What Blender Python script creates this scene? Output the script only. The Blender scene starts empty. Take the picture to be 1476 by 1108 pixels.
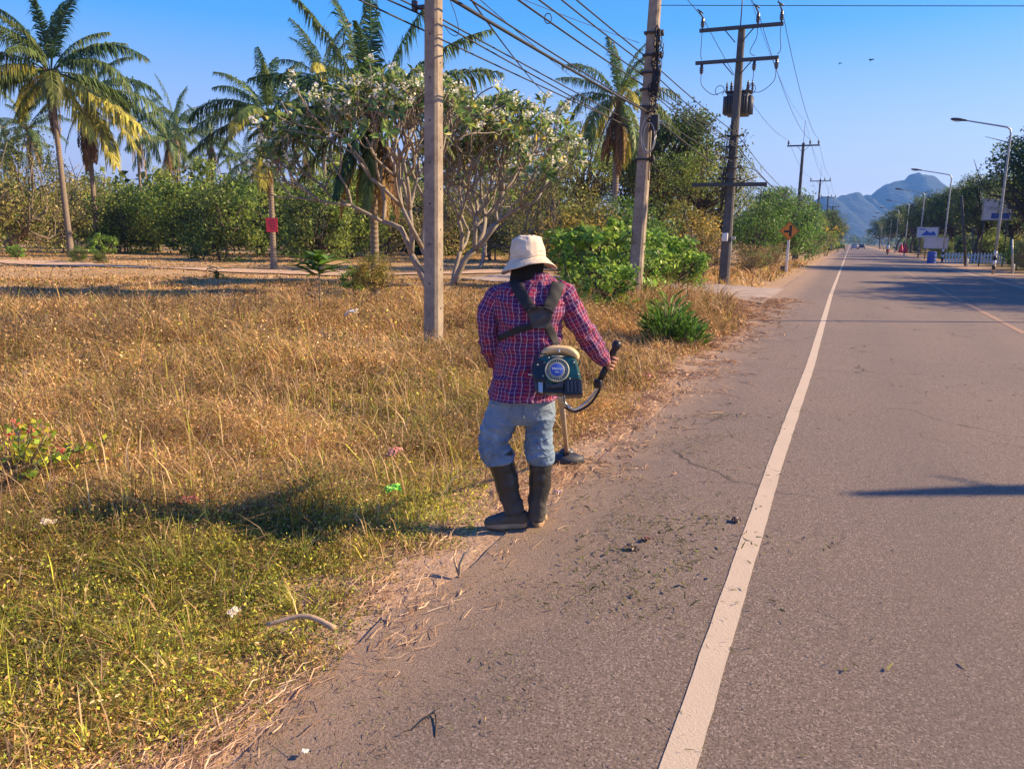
import bpy, math, random
import numpy as np
from mathutils import Vector, Matrix, noise
from mathutils.bvhtree import BVHTree
R = math.radians
S = bpy.context.scene
COL = S.collection

# ------------------------------------------------------------------ camera, sky, sun
F_PX, CX, CY, CAM_H = 1120.0, 738.0, 554.0, 1.62
YAW, PITCH, ROLL = R(23.04), R(10.66), R(0.9)
cam = bpy.data.cameras.new('camera')
camo = bpy.data.objects.new('camera', cam); COL.objects.link(camo)
cam.sensor_fit = 'HORIZONTAL'; cam.sensor_width = 36; cam.lens = F_PX/1476*36
cam.clip_start = 0.05; cam.clip_end = 20000
CM = Matrix.Rotation(YAW, 3, 'Z') @ Matrix.Rotation(math.pi/2-PITCH, 3, 'X') @ Matrix.Rotation(ROLL, 3, 'Z')
camo.matrix_world = Matrix.Translation((0, 0, CAM_H)) @ CM.to_4x4()
S.camera = camo
FWD = Vector((-math.sin(YAW), math.cos(YAW), 0))
RGT = Vector((math.cos(YAW), math.sin(YAW), 0))

SUN_AZ, SUN_EL = R(28), R(31)          # azimuth measured from +X towards +Y
sd = Vector((math.cos(SUN_EL)*math.cos(SUN_AZ), math.cos(SUN_EL)*math.sin(SUN_AZ), math.sin(SUN_EL)))
sl = bpy.data.lights.new('sun', 'SUN'); sl.energy = 5.0; sl.angle = R(0.6); sl.color = (1, .75, .45)
slo = bpy.data.objects.new('sun', sl); COL.objects.link(slo)
slo.rotation_euler = sd.to_track_quat('Z', 'Y').to_euler()
W = bpy.data.worlds.new('World'); S.world = W; W.use_nodes = True
nt = W.node_tree; nt.nodes.clear()
o = nt.nodes.new('ShaderNodeOutputWorld'); bg = nt.nodes.new('ShaderNodeBackground')
sky = nt.nodes.new('ShaderNodeTexSky'); sky.sky_type = 'NISHITA'; sky.sun_disc = False
sky.sun_elevation = SUN_EL; sky.sun_rotation = math.pi/2-SUN_AZ
sky.air_density = 1.0; sky.dust_density = 1.6; sky.ozone_density = 4.0
hs = nt.nodes.new('ShaderNodeHueSaturation'); hs.inputs['Saturation'].default_value = 1.5
hs.inputs['Hue'].default_value = 0.515
nt.links.new(sky.outputs[0], hs.inputs['Color'])
tc = nt.nodes.new('ShaderNodeTexCoord'); sp_ = nt.nodes.new('ShaderNodeSeparateXYZ'); nt.links.new(tc.outputs['Generated'], sp_.inputs[0])
cr = nt.nodes.new('ShaderNodeValToRGB'); nt.links.new(sp_.outputs[2], cr.inputs[0])
while len(cr.color_ramp.elements) < 5: cr.color_ramp.elements.new(.5)
for e_, (p_, c_) in zip(cr.color_ramp.elements, [(0, (4.6, 4.0, 3.6)), (.09, (2.4, 2.6, 3.5)), (.24, (.40, 1.6, 3.6)), (.42, (.05, .72, 3.3)), (1, (.08, .4, 1.7))]):
    e_.position = p_; e_.color = (*c_, 1)
mx = nt.nodes.new('ShaderNodeMix'); mx.data_type = 'RGBA'; mx.inputs[0].default_value = .8
nt.links.new(hs.outputs[0], mx.inputs[6]); nt.links.new(cr.outputs[0], mx.inputs[7]); nt.links.new(mx.outputs[2], bg.inputs[0]); nt.links.new(bg.outputs[0], o.inputs[0])
bg.inputs[1].default_value = 0.15
S.view_settings.view_transform = 'Standard'; S.view_settings.look = 'None'
S.view_settings.gamma = 1; S.view_settings.exposure = 1.05
S.render.engine = 'CYCLES'
S.cycles.max_bounces = 6; S.cycles.transparent_max_bounces = 8; S.cycles.volume_bounces = 0

# ------------------------------------------------------------------ helpers
def ray(px, py): return CM @ Vector(((px-CX)/F_PX, (CY-py)/F_PX, -1))
def at(px, py, d):
    v = ray(px, py); return Vector((0, 0, CAM_H)) + v*(d/v.dot(FWD))
def gnd(px, py, z=0.0):
    v = ray(px, py); return Vector((0, 0, CAM_H)) + v*((z-CAM_H)/v.z)
def sm(a, b, x):
    t = np.clip((x-a)/(b-a), 0, 1); return t*t*(3-2*t)
def vn(x, y, s, seed=0):
    """cheap smooth value noise for numpy arrays, 0..1"""
    x = np.asarray(x, float)/s; y = np.asarray(y, float)/s
    xi = np.floor(x).astype(np.int64); yi = np.floor(y).astype(np.int64); fx = x-xi; fy = y-yi
    fx = fx*fx*(3-2*fx); fy = fy*fy*(3-2*fy)
    def h(a, b):
        n = (a*374761393 + b*668265263 + seed*1442695) & 0xffffffff
        n = ((n ^ (n >> 13))*1274126177) & 0xffffffff
        return ((n ^ (n >> 16)) & 0xffff)/65535.0
    return (h(xi, yi)*(1-fx)+h(xi+1, yi)*fx)*(1-fy)+(h(xi, yi+1)*(1-fx)+h(xi+1, yi+1)*fx)*fy
def hgt(x, y):
    """ground height of the field left of the road"""
    x = np.asarray(x, float); y = np.asarray(y, float)
    k = sm(-1.9, -4.5, x)*sm(-60, -2, y+0*x+60)
    far = sm(90, 40, np.sqrt(x*x+y*y))
    return -0.012 + k*far*(0.16*(vn(x, y, 2.7, 3)-.35)+0.1*(vn(x, y, 9, 4)-.4)+.03*(vn(x, y, .7, 5)-.5))
def hz(x, y): return float(hgt(x, y))

def new_obj(name, me, mat=None, parent=None, loc=None):
    ob = bpy.data.objects.new(name, me); COL.objects.link(ob)
    if me is not None and mat is not None: me.materials.append(mat)
    if parent is not None: ob.parent = parent
    if loc is not None: ob.location = loc
    return ob
def tag(ob, label=None, cat=None, group=None, kind=None):
    if label: ob['label'] = label
    if cat: ob['category'] = cat
    if group: ob['group'] = group
    if kind: ob['kind'] = kind
    return ob
def empty(name, loc, rz=0.0, s=1.0):
    e = bpy.data.objects.new(name, None); COL.objects.link(e); e.location = loc
    e.rotation_euler = (0, 0, rz); e.scale = (s, s, s); e.empty_display_size = .1
    return e
def copy_tree(ob, parent=None):
    c = ob.copy(); COL.objects.link(c)
    if parent is not None: c.parent = parent
    for ch in list(ob.children): copy_tree(ch, c)
    return c

class G:
    """geometry collector"""
    def __init__(s): s.v = []; s.f = []; s.n = 0; s.c = []; s.uv = []
    def add(s, v, f, c=None, uv=None):
        v = np.asarray(v, np.float32).reshape(-1, 3)
        f = np.asarray(f, np.int64) if not isinstance(f, list) else f
        if isinstance(f, list):
            for k in (3, 4):
                q = [x for x in f if len(x) == k]
                if q: s.f.append(np.asarray(q, np.int64)+s.n)
            for x in f:
                if len(x) > 4: s.f.append(np.asarray([x], np.int64)+s.n)
        else: s.f.append(f+s.n)
        s.v.append(v); s.n += len(v)
        if c is None: c = (1, 1, 1)
        c = np.asarray(c, np.float32)
        if c.ndim == 1: c = np.tile(c[:3], (len(v), 1))
        s.c.append(c[:, :3])
        s.uv.append(np.zeros((len(v), 2), np.float32) if uv is None else np.asarray(uv, np.float32))
        return s
    def mesh(s, name, smooth=True):
        v = np.concatenate(s.v); c = np.concatenate(s.c); uv = np.concatenate(s.uv)
        me = bpy.data.meshes.new(name)
        me.vertices.add(len(v)); me.vertices.foreach_set('co', v.ravel())
        li = np.concatenate([f.ravel() for f in s.f]).astype(np.int32)
        lt = np.concatenate([np.full(len(f), f.shape[1]) for f in s.f]).astype(np.int32)
        ls = (np.cumsum(lt)-lt).astype(np.int32)
        me.loops.add(len(li)); me.loops.foreach_set('vertex_index', li)
        me.polygons.add(len(lt)); me.polygons.foreach_set('loop_start', ls); me.polygons.foreach_set('loop_total', lt)
        me.polygons.foreach_set('use_smooth', np.full(len(lt), smooth))
        a = me.color_attributes.new('col', 'FLOAT_COLOR', 'POINT')
        a.data.foreach_set('color', np.concatenate([c, np.ones((len(c), 1), np.float32)], 1).ravel())
        u = me.uv_layers.new(name='UVMap'); u.data.foreach_set('uv', uv[li].ravel())
        me.update(calc_edges=True); me.validate()
        return me
    def build(s, name, mat, parent=None, smooth=True, loc=None, bevel=0):
        ob = new_obj(name, s.mesh(name, smooth), mat, parent, loc)
        if bevel:
            b = ob.modifiers.new('bevel', 'BEVEL'); b.width = bevel; b.segments = 2; b.limit_method = 'ANGLE'
        return ob
    # primitives
    def box(s, c, size, rot=None, col=None):
        h = np.array(size)/2
        v = [Vector((x*h[0], y*h[1], z*h[2])) for x in (-1, 1) for y in (-1, 1) for z in (-1, 1)]
        if rot is not None: v = [rot @ q for q in v]
        v = [q+Vector(c) for q in v]
        s.add([tuple(q) for q in v], [(0, 1, 3, 2), (4, 6, 7, 5), (0, 4, 5, 1), (2, 3, 7, 6), (0, 2, 6, 4), (1, 5, 7, 3)], col)
        return s
    def tube(s, path, r, n=8, col=None, cap=True, uvs=None):
        P = [Vector(p) for p in path]; m = len(P)
        rr = [r]*m if np.isscalar(r) else list(r)
        T = [(P[min(i+1, m-1)]-P[max(i-1, 0)]).normalized() for i in range(m)]
        a = Vector((0, 0, 1)) if abs(T[0].z) < .9 else Vector((1, 0, 0))
        X = T[0].cross(a).normalized(); v = []
        for i in range(m):
            X = (X-T[i]*X.dot(T[i])).normalized(); Y = T[i].cross(X)
            for k in range(n):
                t = 2*math.pi*k/n; q = P[i]+(X*math.cos(t)+Y*math.sin(t))*rr[i]; v.append((q.x, q.y, q.z))
        f = [(i*n+k, i*n+(k+1) % n, (i+1)*n+(k+1) % n, (i+1)*n+k) for i in range(m-1) for k in range(n)]
        if cap: f += [tuple(range(n-1, -1, -1)), tuple(range((m-1)*n, m*n))]
        s.add(v, f, col); return s
    def lathe(s, prof, n=24, M=None, col=None):
        v = []
        for (r, z) in prof:
            for k in range(n):
                t = 2*math.pi*k/n; q = Vector((r*math.cos(t), r*math.sin(t), z))
                if M is not None: q = M @ q
                v.append((q.x, q.y, q.z))
        m = len(prof)
        f = [(i*n+k, i*n+(k+1) % n, (i+1)*n+(k+1) % n, (i+1)*n+k) for i in range(m-1) for k in range(n)]
        f += [tuple(range(n-1, -1, -1)), tuple(range((m-1)*n, m*n))]
        s.add(v, f, col); return s
    def prism(s, pts, y0, y1, M=None, col=None):
        n = len(pts); v = [(x, y0, z) for x, z in pts]+[(x, y1, z) for x, z in pts]
        if M is not None: v = [tuple(M @ Vector(q)) for q in v]
        f = [tuple(range(n)), tuple(range(2*n-1, n-1, -1))]+[(i, i+n, (i+1) % n+n, (i+1) % n) for i in range(n)]
        s.add(v, f, col); return s

def catmull(pts, m):
    """resample rows of numbers through control rows, m samples"""
    A = np.asarray(pts, float); n = len(A); out = []
    for t in np.linspace(0, n-1, m):
        i = min(int(t), n-2); u = t-i
        p0, p1, p2, p3 = A[max(i-1, 0)], A[i], A[i+1], A[min(i+2, n-1)]
        out.append(.5*((2*p1)+(-p0+p2)*u+(2*p0-5*p1+4*p2-p3)*u*u+(-p0+3*p1-3*p2+p3)*u**3))
    return np.array(out)
def loft(g, rows, m=40, n=32, side=(1, 0, 0), disp=None, col=None, cap=True, fixed=False, sq=2.0):
    """rows: x,y,z,rx,ry  rings of a tube; side = direction of rx"""
    A = catmull(rows, m); P = [Vector(a[:3]) for a in A]; v = []; uv = []; L = 0; sv = Vector(side)
    per = 2*math.pi*float(np.mean(A[:, 3:5]))
    for i in range(m):
        T = (P[min(i+1, m-1)]-P[max(i-1, 0)]).normalized()
        if fixed: T = Vector((0, 0, T.z/abs(T.z) if abs(T.z) > 1e-6 else 1))
        X = (sv-T*sv.dot(T)).normalized(); Y = T.cross(X)
        if i: L += (P[i]-P[i-1]).length
        for k in range(n+1):
            t = 2*math.pi*k/n; c, s_ = math.cos(t), math.sin(t)
            c = math.copysign(abs(c)**(2/sq), c); s_ = math.copysign(abs(s_)**(2/sq), s_)
            d = X*c*A[i][3]+Y*s_*A[i][4]
            if disp: d = d*(1+disp(P[i]+d, t if k < n else 0, i/(m-1))/max(d.length, .01))
            q = P[i]+d; v.append((q.x, q.y, q.z)); uv.append((k/n*per, L))
    N = n+1
    f = [(i*N+k, i*N+k+1, (i+1)*N+k+1, (i+1)*N+k) for i in range(m-1) for k in range(n)]
    if cap: f += [tuple(range(n-1, -1, -1)), tuple((m-1)*N+k for k in range(n))]
    g.add(v, f, col, uv); return g

# ------------------------------------------------------------------ materials
def _nt(name):
    m = bpy.data.materials.new(name); m.use_nodes = True; t = m.node_tree
    return m, t, t.nodes['Principled BSDF'], t.links
def node(t, k, **kw):
    n = t.nodes.new(k)
    for a, b in kw.items(): setattr(n, a, b)
    return n
def mixc(t, fac, a, b, mode='MIX'):
    n = t.nodes.new('ShaderNodeMix'); n.data_type = 'RGBA'; n.blend_type = mode
    for s_, v in ((n.inputs[0], fac), (n.inputs[6], a), (n.inputs[7], b)):
        if hasattr(v, 'is_output'): t.links.new(v, s_)
        else: s_.default_value = v if not isinstance(v, tuple) else (*v, 1)[:4]
    return n.outputs[2]
def math_(t, op, a, b=0.0, c=None, clamp=False):
    n = t.nodes.new('ShaderNodeMath'); n.operation = op; n.use_clamp = clamp
    for i, v in enumerate((a, b) if c is None else (a, b, c)):
        if hasattr(v, 'is_output'): t.links.new(v, n.inputs[i])
        else: n.inputs[i].default_value = v
    return n.outputs[0]
def ntex(t, scale, detail=4, rough=.6, vec=None, dist=0.0):
    n = t.nodes.new('ShaderNodeTexNoise'); n.inputs['Scale'].default_value = scale
    n.inputs['Detail'].default_value = detail; n.inputs['Roughness'].default_value = rough; n.inputs['Distortion'].default_value = dist
    if vec is not None: t.links.new(vec, n.inputs['Vector'])
    return n.outputs[0]
def ramp(t, fac, *st):
    n = t.nodes.new('ShaderNodeValToRGB'); t.links.new(fac, n.inputs[0]); e = n.color_ramp.elements
    while len(e) < len(st): e.new(.5)
    for x, (p, c) in zip(e, st): x.position = p; x.color = (*c, 1) if len(c) == 3 else c
    return n.outputs[0]
def bump(t, b, h, strength=.3, dist=.01):
    n = t.nodes.new('ShaderNodeBump'); n.inputs['Strength'].default_value = strength; n.inputs['Distance'].default_value = dist
    t.links.new(h, n.inputs['Height']); t.links.new(n.outputs[0], b.inputs['Normal'])
def ocoord(t): return node(t, 'ShaderNodeTexCoord').outputs['Object']
def mat(name, c, rough=.6, var=.25, scale=8.0, bmp=.2, bscale=40.0, bd=.004, metal=0.0, c2=None, spec=.5):
    m, t, b, l = _nt(name); oc = ocoord(t)
    c2 = c2 or tuple(x*(1-var) for x in c)
    n1 = ntex(t, scale, 5, .65, oc)
    l.new(ramp(t, n1, (.32, c2), (.68, tuple(min(1, x*(1+var*.5)) for x in c))), b.inputs['Base Color'])
    b.inputs['Roughness'].default_value = rough; b.inputs['Metallic'].default_value = metal
    b.inputs['Specular IOR Level'].default_value = spec
    if bmp: bump(t, b, ntex(t, bscale, 4, .6, oc), bmp, bd)
    return m
def leafmat(name, trans=.35, rough=.5, bright=1.0, var=.55):
    m, t, b, l = _nt(name)
    at_ = node(t, 'ShaderNodeAttribute', attribute_name='col').outputs['Color']
    gi = node(t, 'ShaderNodeNewGeometry').outputs['Random Per Island']
    k = math_(t, 'MULTIPLY_ADD', gi, var*2*bright, (1-var)*bright)
    cc = t.nodes.new('ShaderNodeVectorMath'); cc.operation = 'SCALE'; l.new(at_, cc.inputs[0]); l.new(k, cc.inputs['Scale'])
    l.new(cc.outputs[0], b.inputs['Base Color']); b.inputs['Roughness'].default_value = rough
    b.inputs['Specular IOR Level'].default_value = .3
    tr = node(t, 'ShaderNodeBsdfTranslucent'); l.new(cc.outputs[0], tr.inputs[0])
    mx = node(t, 'ShaderNodeMixShader'); mx.inputs[0].default_value = trans
    l.new(b.outputs[0], mx.inputs[1]); l.new(tr.outputs[0], mx.inputs[2])
    l.new(mx.outputs[0], t.nodes['Material Output'].inputs[0])
    return m
M = {}
M['leaf'] = leafmat('leaf', .45, .45, 1.3)
M['dry'] = leafmat('dry_grass', .3, .75, 1.0, .45)
M['petal'] = leafmat('petal', .3, .6, 1.0, .12)
M['bark'] = mat('bark', (.20, .155, .115), .9, .5, 12, .6, 30, .02)
M['bark_dark'] = mat('bark_dark', (.085, .065, .05), .9, .5, 10, .6, 30, .02)
M['frang_bark'] = mat('frangipani_bark', (.30, .25, .20), .85, .4, 14, .5, 60, .01)
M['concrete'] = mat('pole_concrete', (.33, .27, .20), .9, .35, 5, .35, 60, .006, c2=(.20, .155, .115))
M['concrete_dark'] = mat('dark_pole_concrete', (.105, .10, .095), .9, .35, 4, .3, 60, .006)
M['steel'] = mat('dark_steel', (.05, .05, .055), .5, .3, 20, .1)
M['drywood'] = mat('dry_wood', (.46, .32, .19), .8, .35, 30, .3)
M['galv_d'] = mat('dull_grey_paint', (.11, .11, .12), .5, .25, 6, .1)
M['galv'] = mat('galvanised_steel', (.42, .42, .40), .45, .25, 6, .1, metal=.5)
M['ceramic'] = mat('insulator_ceramic', (.06, .04, .035), .25, .2, 9, 0)
M['cable'] = mat('cable_rubber', (.02, .02, .022), .6, .1, 5, 0)
M['white_paint'] = mat('white_paint', (.72, .72, .70), .5, .15, 5, .1)
M['black'] = mat('black_plastic', (.018, .018, .02), .4, .2, 20, .05)
M['red'] = mat('red_board', (.75, .035, .06), .5, .12, 5, 0)

# coconut trunk with ring scars
m, t, b, l = _nt('palm_trunk'); oc = ocoord(t)
wv = node(t, 'ShaderNodeTexWave', wave_type='BANDS', bands_direction='Z'); wv.inputs['Scale'].default_value = 2.4
wv.inputs['Distortion'].default_value = 2.5; wv.inputs['Detail'].default_value = 3; l.new(oc, wv.inputs[0])
n1 = ntex(t, 7, 5, .7, oc)
c_ = mixc(t, n1, (.17, .125, .09), (.36, .29, .22))
c_ = mixc(t, math_(t, 'MULTIPLY', wv.outputs[1], .45), c_, (.11, .08, .06))
l.new(c_, b.inputs['Base Color']); b.inputs['Roughness'].default_value = .9; bump(t, b, wv.outputs[1], .5, .03); M['palm_trunk'] = m

# ground
m, t, b, l = _nt('field_soil')
g_ = node(t, 'ShaderNodeNewGeometry').outputs['Position']
sx = node(t, 'ShaderNodeSeparateXYZ'); l.new(g_, sx.inputs[0])
nA = ntex(t, .35, 5, .6, g_); nB = ntex(t, 6, 6, .75, g_); nC = ntex(t, 60, 4, .75, g_)
c_ = mixc(t, ramp(t, nA, (.4, (0, 0, 0)), (.62, (1, 1, 1))), (.42, .26, .12), (.30, .18, .075))
c_ = mixc(t, ramp(t, nB, (.4, (0, 0, 0)), (.7, (1, 1, 1))), c_, (.56, .39, .21))
c_ = mixc(t, ramp(t, ntex(t, 1.1, 6, .8, g_, 1.0), (.55, (0, 0, 0)), (.72, (1, 1, 1))), c_, (.13, .085, .035))
edge = math_(t, 'ADD', sx.outputs[0], math_(t, 'MULTIPLY', ntex(t, .8, 5, .7, g_), 1.2))
mr = node(t, 'ShaderNodeMapRange'); l.new(edge, mr.inputs[0]); mr.inputs[1].default_value = -2.6; mr.inputs[2].default_value = -1.7
sand = mixc(t, nB, (.36, .235, .15), (.52, .37, .25))
sand = mixc(t, ramp(t, nC, (.35, (1, 1, 1)), (.5, (0, 0, 0))), sand, (.2, .12, .07))
c_ = mixc(t, mr.outputs[0], c_, sand)
mr2 = node(t, 'ShaderNodeMapRange'); l.new(edge, mr2.inputs[0]); mr2.inputs[1].default_value = 9.5; mr2.inputs[2].default_value = 11.5
c_ = mixc(t, mr2.outputs[0], c_, mixc(t, nB, (.12, .10, .04), (.26, .18, .09)))
l.new(c_, b.inputs['Base Color']); b.inputs['Roughness'].default_value = 1; b.inputs['Specular IOR Level'].default_value = .1
bump(t, b, nB, .6, .04); M['soil'] = m

# asphalt
m, t, b, l = _nt('asphalt')
g_ = node(t, 'ShaderNodeNewGeometry').outputs['Position']
sx = node(t, 'ShaderNodeSeparateXYZ'); l.new(g_, sx.inputs[0])
nf = ntex(t, 90, 4, .8, g_); nm = ntex(t, 2.2, 5, .65, g_); nl = ntex(t, .25, 4, .6, g_)
c_ = mixc(t, nm, (.20, .148, .112), (.265, .195, .145))
c_ = mixc(t, ramp(t, nl, (.4, (0, 0, 0)), (.65, (1, 1, 1))), c_, (.20, .152, .122))
vo = node(t, 'ShaderNodeTexVoronoi'); vo.inputs['Scale'].default_value = 130; l.new(g_, vo.inputs[0])
c_ = mixc(t, ramp(t, vo.outputs['Color'], (.6, (0, 0, 0)), (.95, (.85, .85, .85))), c_, (.48, .38, .31))
c_ = mixc(t, ramp(t, nf, (.38, (1, 1, 1)), (.50, (0, 0, 0))), c_, (.055, .04, .034))
c_ = mixc(t, ramp(t, ntex(t, 28, 3, .7, g_), (.34, (.5, .5, .5)), (.46, (0, 0, 0))), c_, (.09, .065, .052))
# wheel tracks a little darker and smoother
wt = math_(t, 'ABSOLUTE', math_(t, 'SUBTRACT', math_(t, 'PINGPONG', math_(t, 'ADD', sx.outputs[0], .35), 1.75), .95))
wk = node(t, 'ShaderNodeMapRange'); l.new(wt, wk.inputs[0]); wk.inputs[1].default_value = 0; wk.inputs[2].default_value = .5; wk.inputs[3].default_value = .35; wk.inputs[4].default_value = 0
c_ = mixc(t, wk.outputs[0], c_, (.175, .135, .11))
# sand drifting onto the left edge
ed = math_(t, 'ADD', sx.outputs[0], math_(t, 'MULTIPLY', math_(t, 'SUBTRACT', ntex(t, 1.6, 6, .75, g_), .5), 1.3))
me_ = node(t, 'ShaderNodeMapRange'); l.new(ed, me_.inputs[0]); me_.inputs[1].default_value = -1.05; me_.inputs[2].default_value = -1.75; me_.inputs[3].default_value = 0; me_.inputs[4].default_value = .85
c_ = mixc(t, math_(t, 'MULTIPLY', me_.outputs[0], ramp(t, nf, (.3, (.3, .3, .3)), (.6, (1, 1, 1)))), c_, (.40, .27, .175))
# thin cracks
mp = node(t, 'ShaderNodeMapping'); mp.inputs['Scale'].default_value = (.32, .55, 1); 
dn = node(t, 'ShaderNodeVectorMath', operation='ADD'); l.new(g_, dn.inputs[0])
nn = node(t, 'ShaderNodeTexNoise'); nn.inputs['Scale'].default_value = 1.7; nn.inputs['Detail'].default_value = 5; l.new(g_, nn.inputs[0])
sc = node(t, 'ShaderNodeVectorMath', operation='SCALE'); sc.inputs['Scale'].default_value = .55; l.new(nn.outputs[1], sc.inputs[0]); l.new(sc.outputs[0], dn.inputs[1])
l.new(dn.outputs[0], mp.inputs[0])
vc = node(t, 'ShaderNodeTexVoronoi', feature='DISTANCE_TO_EDGE'); vc.inputs['Scale'].default_value = 1; l.new(mp.outputs[0], vc.inputs[0])
ck = math_(t, 'MULTIPLY', ramp(t, vc.outputs[0], (.002, (1, 1, 1)), (.0065, (0, 0, 0))), ramp(t, ntex(t, .7, 2, .5, g_), (.49, (0, 0, 0)), (.59, (.85, .85, .85))))
c_ = mixc(t, ck, c_, (.03, .024, .022))
l.new(c_, b.inputs['Base Color']); b.inputs['Roughness'].default_value = .85; b.inputs['Specular IOR Level'].default_value = .3
bump(t, b, nf, .9, .012); M['asphalt'] = m

def worn_paint(name, c, under, thr):
    m, t, b, l = _nt(name)
    g_ = node(t, 'ShaderNodeNewGeometry').outputs['Position']
    n1 = ntex(t, 25, 6, .8, g_); n2 = ntex(t, 2.5, 4, .6, g_)
    cc = mixc(t, n2, c, tuple(x*.78 for x in c))
    cc = mixc(t, ramp(t, math_(t, 'ADD', n1, math_(t, 'MULTIPLY', n2, .35)), (thr-.05, (1, 1, 1)), (thr+.04, (0, 0, 0))), cc, under)
    l.new(cc, b.inputs['Base Color']); b.inputs['Roughness'].default_value = .8
    bump(t, b, ntex(t, 90, 4, .8, g_), .6, .008); return m
M['line'] = worn_paint('road_line_paint', (.60, .47, .33), (.19, .16, .14), .50)
M['orange_line'] = worn_paint('orange_line_paint', (.50, .27, .13), (.2, .16, .14), .66)
M['sand'] = mat('sandy_track', (.56, .37, .22), 1, .3, 3, .4, 30, .02)
M['sideroad'] = mat('pale_side_road', (.40, .31, .24), .95, .3, 2, .4, 50, .01)

# ------------------------------------------------------------------ setting
def axis(a, b, near, step, grow=1.12):
    out = [0.0]; s_ = step
    while out[-1] < b:
        if out[-1] > near: s_ *= grow
        out.append(out[-1]+s_)
    neg = [0.0]; s_ = step
    while neg[-1] > a:
        if neg[-1] < -near: s_ *= grow
        neg.append(neg[-1]-s_)
    return np.array(neg[:0:-1]+out)
ys = axis(-200, 3900, 45, .35, 1.1); xs = axis(-3900, 3900, 30, .35, 1.1)
X, Y = np.meshgrid(xs, ys); Z = hgt(X, Y)
nx, ny = len(xs), len(ys)
I = np.arange(nx*ny).reshape(ny, nx)
fq = np.stack([I[:-1, :-1], I[:-1, 1:], I[1:, 1:], I[1:, :-1]], -1).reshape(-1, 4)
tag(G().add(np.stack([X, Y, Z], -1).reshape(-1, 3), fq).build('ground', M['soil']), kind='structure')

def strip(name, mt, left, right, ysamp, z, kind='structure', nxs=2):
    v = []; k = len(ysamp)
    for yy in ysamp:
        for j in range(nxs):
            xx = left(yy)+(right(yy)-left(yy))*j/(nxs-1); v.append((xx, yy, z))
    f = [(i*nxs+j, i*nxs+j+1, (i+1)*nxs+j+1, (i+1)*nxs+j) for i in range(k-1) for j in range(nxs-1)]
    return tag(G().add(v, f).build(name, mt), kind=kind)
yy = np.concatenate([np.arange(-20, 40, .12), np.arange(40, 150, 1), np.arange(150, 2000, 25)])
def ledge(y): return -1.62-.55*float(sm(17, 26, y))-.12*(float(vn(0, y, 1.3, 9))-.5)-.1*(float(vn(0, y, .3, 10))-.5)
strip('road', M['asphalt'], ledge, lambda y: 7.2+.3*(float(vn(5, y, 3, 9))-.5), yy, .0, nxs=8)
def linec(y): return float(np.interp(y, [2, 6, 11, 27, 80], [-.35, -.37, -.35, -.43, -.42]))
strip('edge_line', M['line'], lambda y: linec(y)-.052-.006*float(vn(1, y, .1, 3)), lambda y: linec(y)+.048+.006*float(vn(2, y, .1, 3)), yy, .004)
for i in range(14):
    y0 = 8.2+i*9.0
    gg = G().add([(3.1, y0, .004), (3.22, y0, .004), (3.22, y0+8.6 if i == 9 else y0+8.3, .004), (3.1, y0+8.3, .004)], [(0, 1, 2, 3)])
    tag(gg.build('centre_line', M['orange_line']), kind='structure')
strip('right_edge_line', M['line'], lambda y: 6.35, lambda y: 6.45, np.arange(0, 600, 20.), .004)

def drape(name, mt, pts, w, dz=.012, wob=.25):
    """a path laid over the ground"""
    A = catmull(pts, 120); v = []; cols = 6
    for i, a in enumerate(A):
        d = A[min(i+1, 119)]-A[max(i-1, 0)]; d /= np.hypot(*d); nrm = np.array([-d[1], d[0]])
        for j in range(cols):
            u = (j/(cols-1)-.5)*w*(1+wob*(noise.noise(Vector((a[0]*.5, a[1]*.5, j > 2)))))
            q = a+nrm*u; v.append((q[0], q[1], hz(q[0], q[1])+dz))
    f = [(i*cols+j, i*cols+j+1, (i+1)*cols+j+1, (i+1)*cols+j) for i in range(119) for j in range(cols-1)]
    return tag(G().add(v, f).build(name, mt), kind='structure')
tp = [gnd(-300, 380), gnd(0, 378), gnd(150, 385), gnd(300, 389), gnd(450, 393), gnd(600, 396), gnd(760, 392), gnd(860, 388)]
drape('dirt_track', M['sand'], [(p.x, p.y) for p in tp], 2.6, .05)
# side road joining from the left
v = []; nn_ = 24
for i in range(nn_+1):
    x_ = -2.0-12*i/nn_; w0 = 23.2+(x_+2.0)*-.35-1.6*math.exp((x_+2)/1.0); w1 = 28.0+(x_+2.0)*-.45+1.0*math.exp((x_+2)/1.0)
    for j in range(5):
        y_ = w0+(w1-w0)*j/4; v.append((x_, y_, max(hz(x_, y_)+.03, .006)))
f = [(i*5+j, (i+1)*5+j, (i+1)*5+j+1, i*5+j+1) for i in range(nn_) for j in range(4)]
tag(G().add(v, f).build('side_road', M['sideroad']), kind='structure')

# mountains
def mountain(name, prof, dist, depth, seed, mt):
    nX, nY = 160, 40; v = []
    pr = np.array(prof, float)
    xs_ = np.linspace(pr[0, 0], pr[-1, 0], nX)
    hs_ = np.interp(xs_, pr[:, 0], pr[:, 1])
    for j in range(nY):
        s_ = j/(nY-1)*2-1
        for i in range(nX):
            p = at(xs_[i], hs_[i], dist); x_, y_ = p.x+FWD.x*s_*depth, p.y+FWD.y*s_*depth
            k = (1-abs(s_))**1.15
            nz = noise.fractal(Vector((x_*.006, y_*.006, seed)), 1, 2, 5)
            z_ = max(p.z, 0)*k*(1+.22*nz*(1-k*k*.92)+.035*noise.fractal(Vector((x_*.03, y_*.03, seed)), 1, 2, 3)) - 2*(1-k)
            v.append((x_, y_, z_))
    f = [(j*nX+i, j*nX+i+1, (j+1)*nX+i+1, (j+1)*nX+i) for j in range(nY-1) for i in range(nX-1)]
    return tag(G().add(v, f).build(name, mt), kind='structure')
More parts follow.
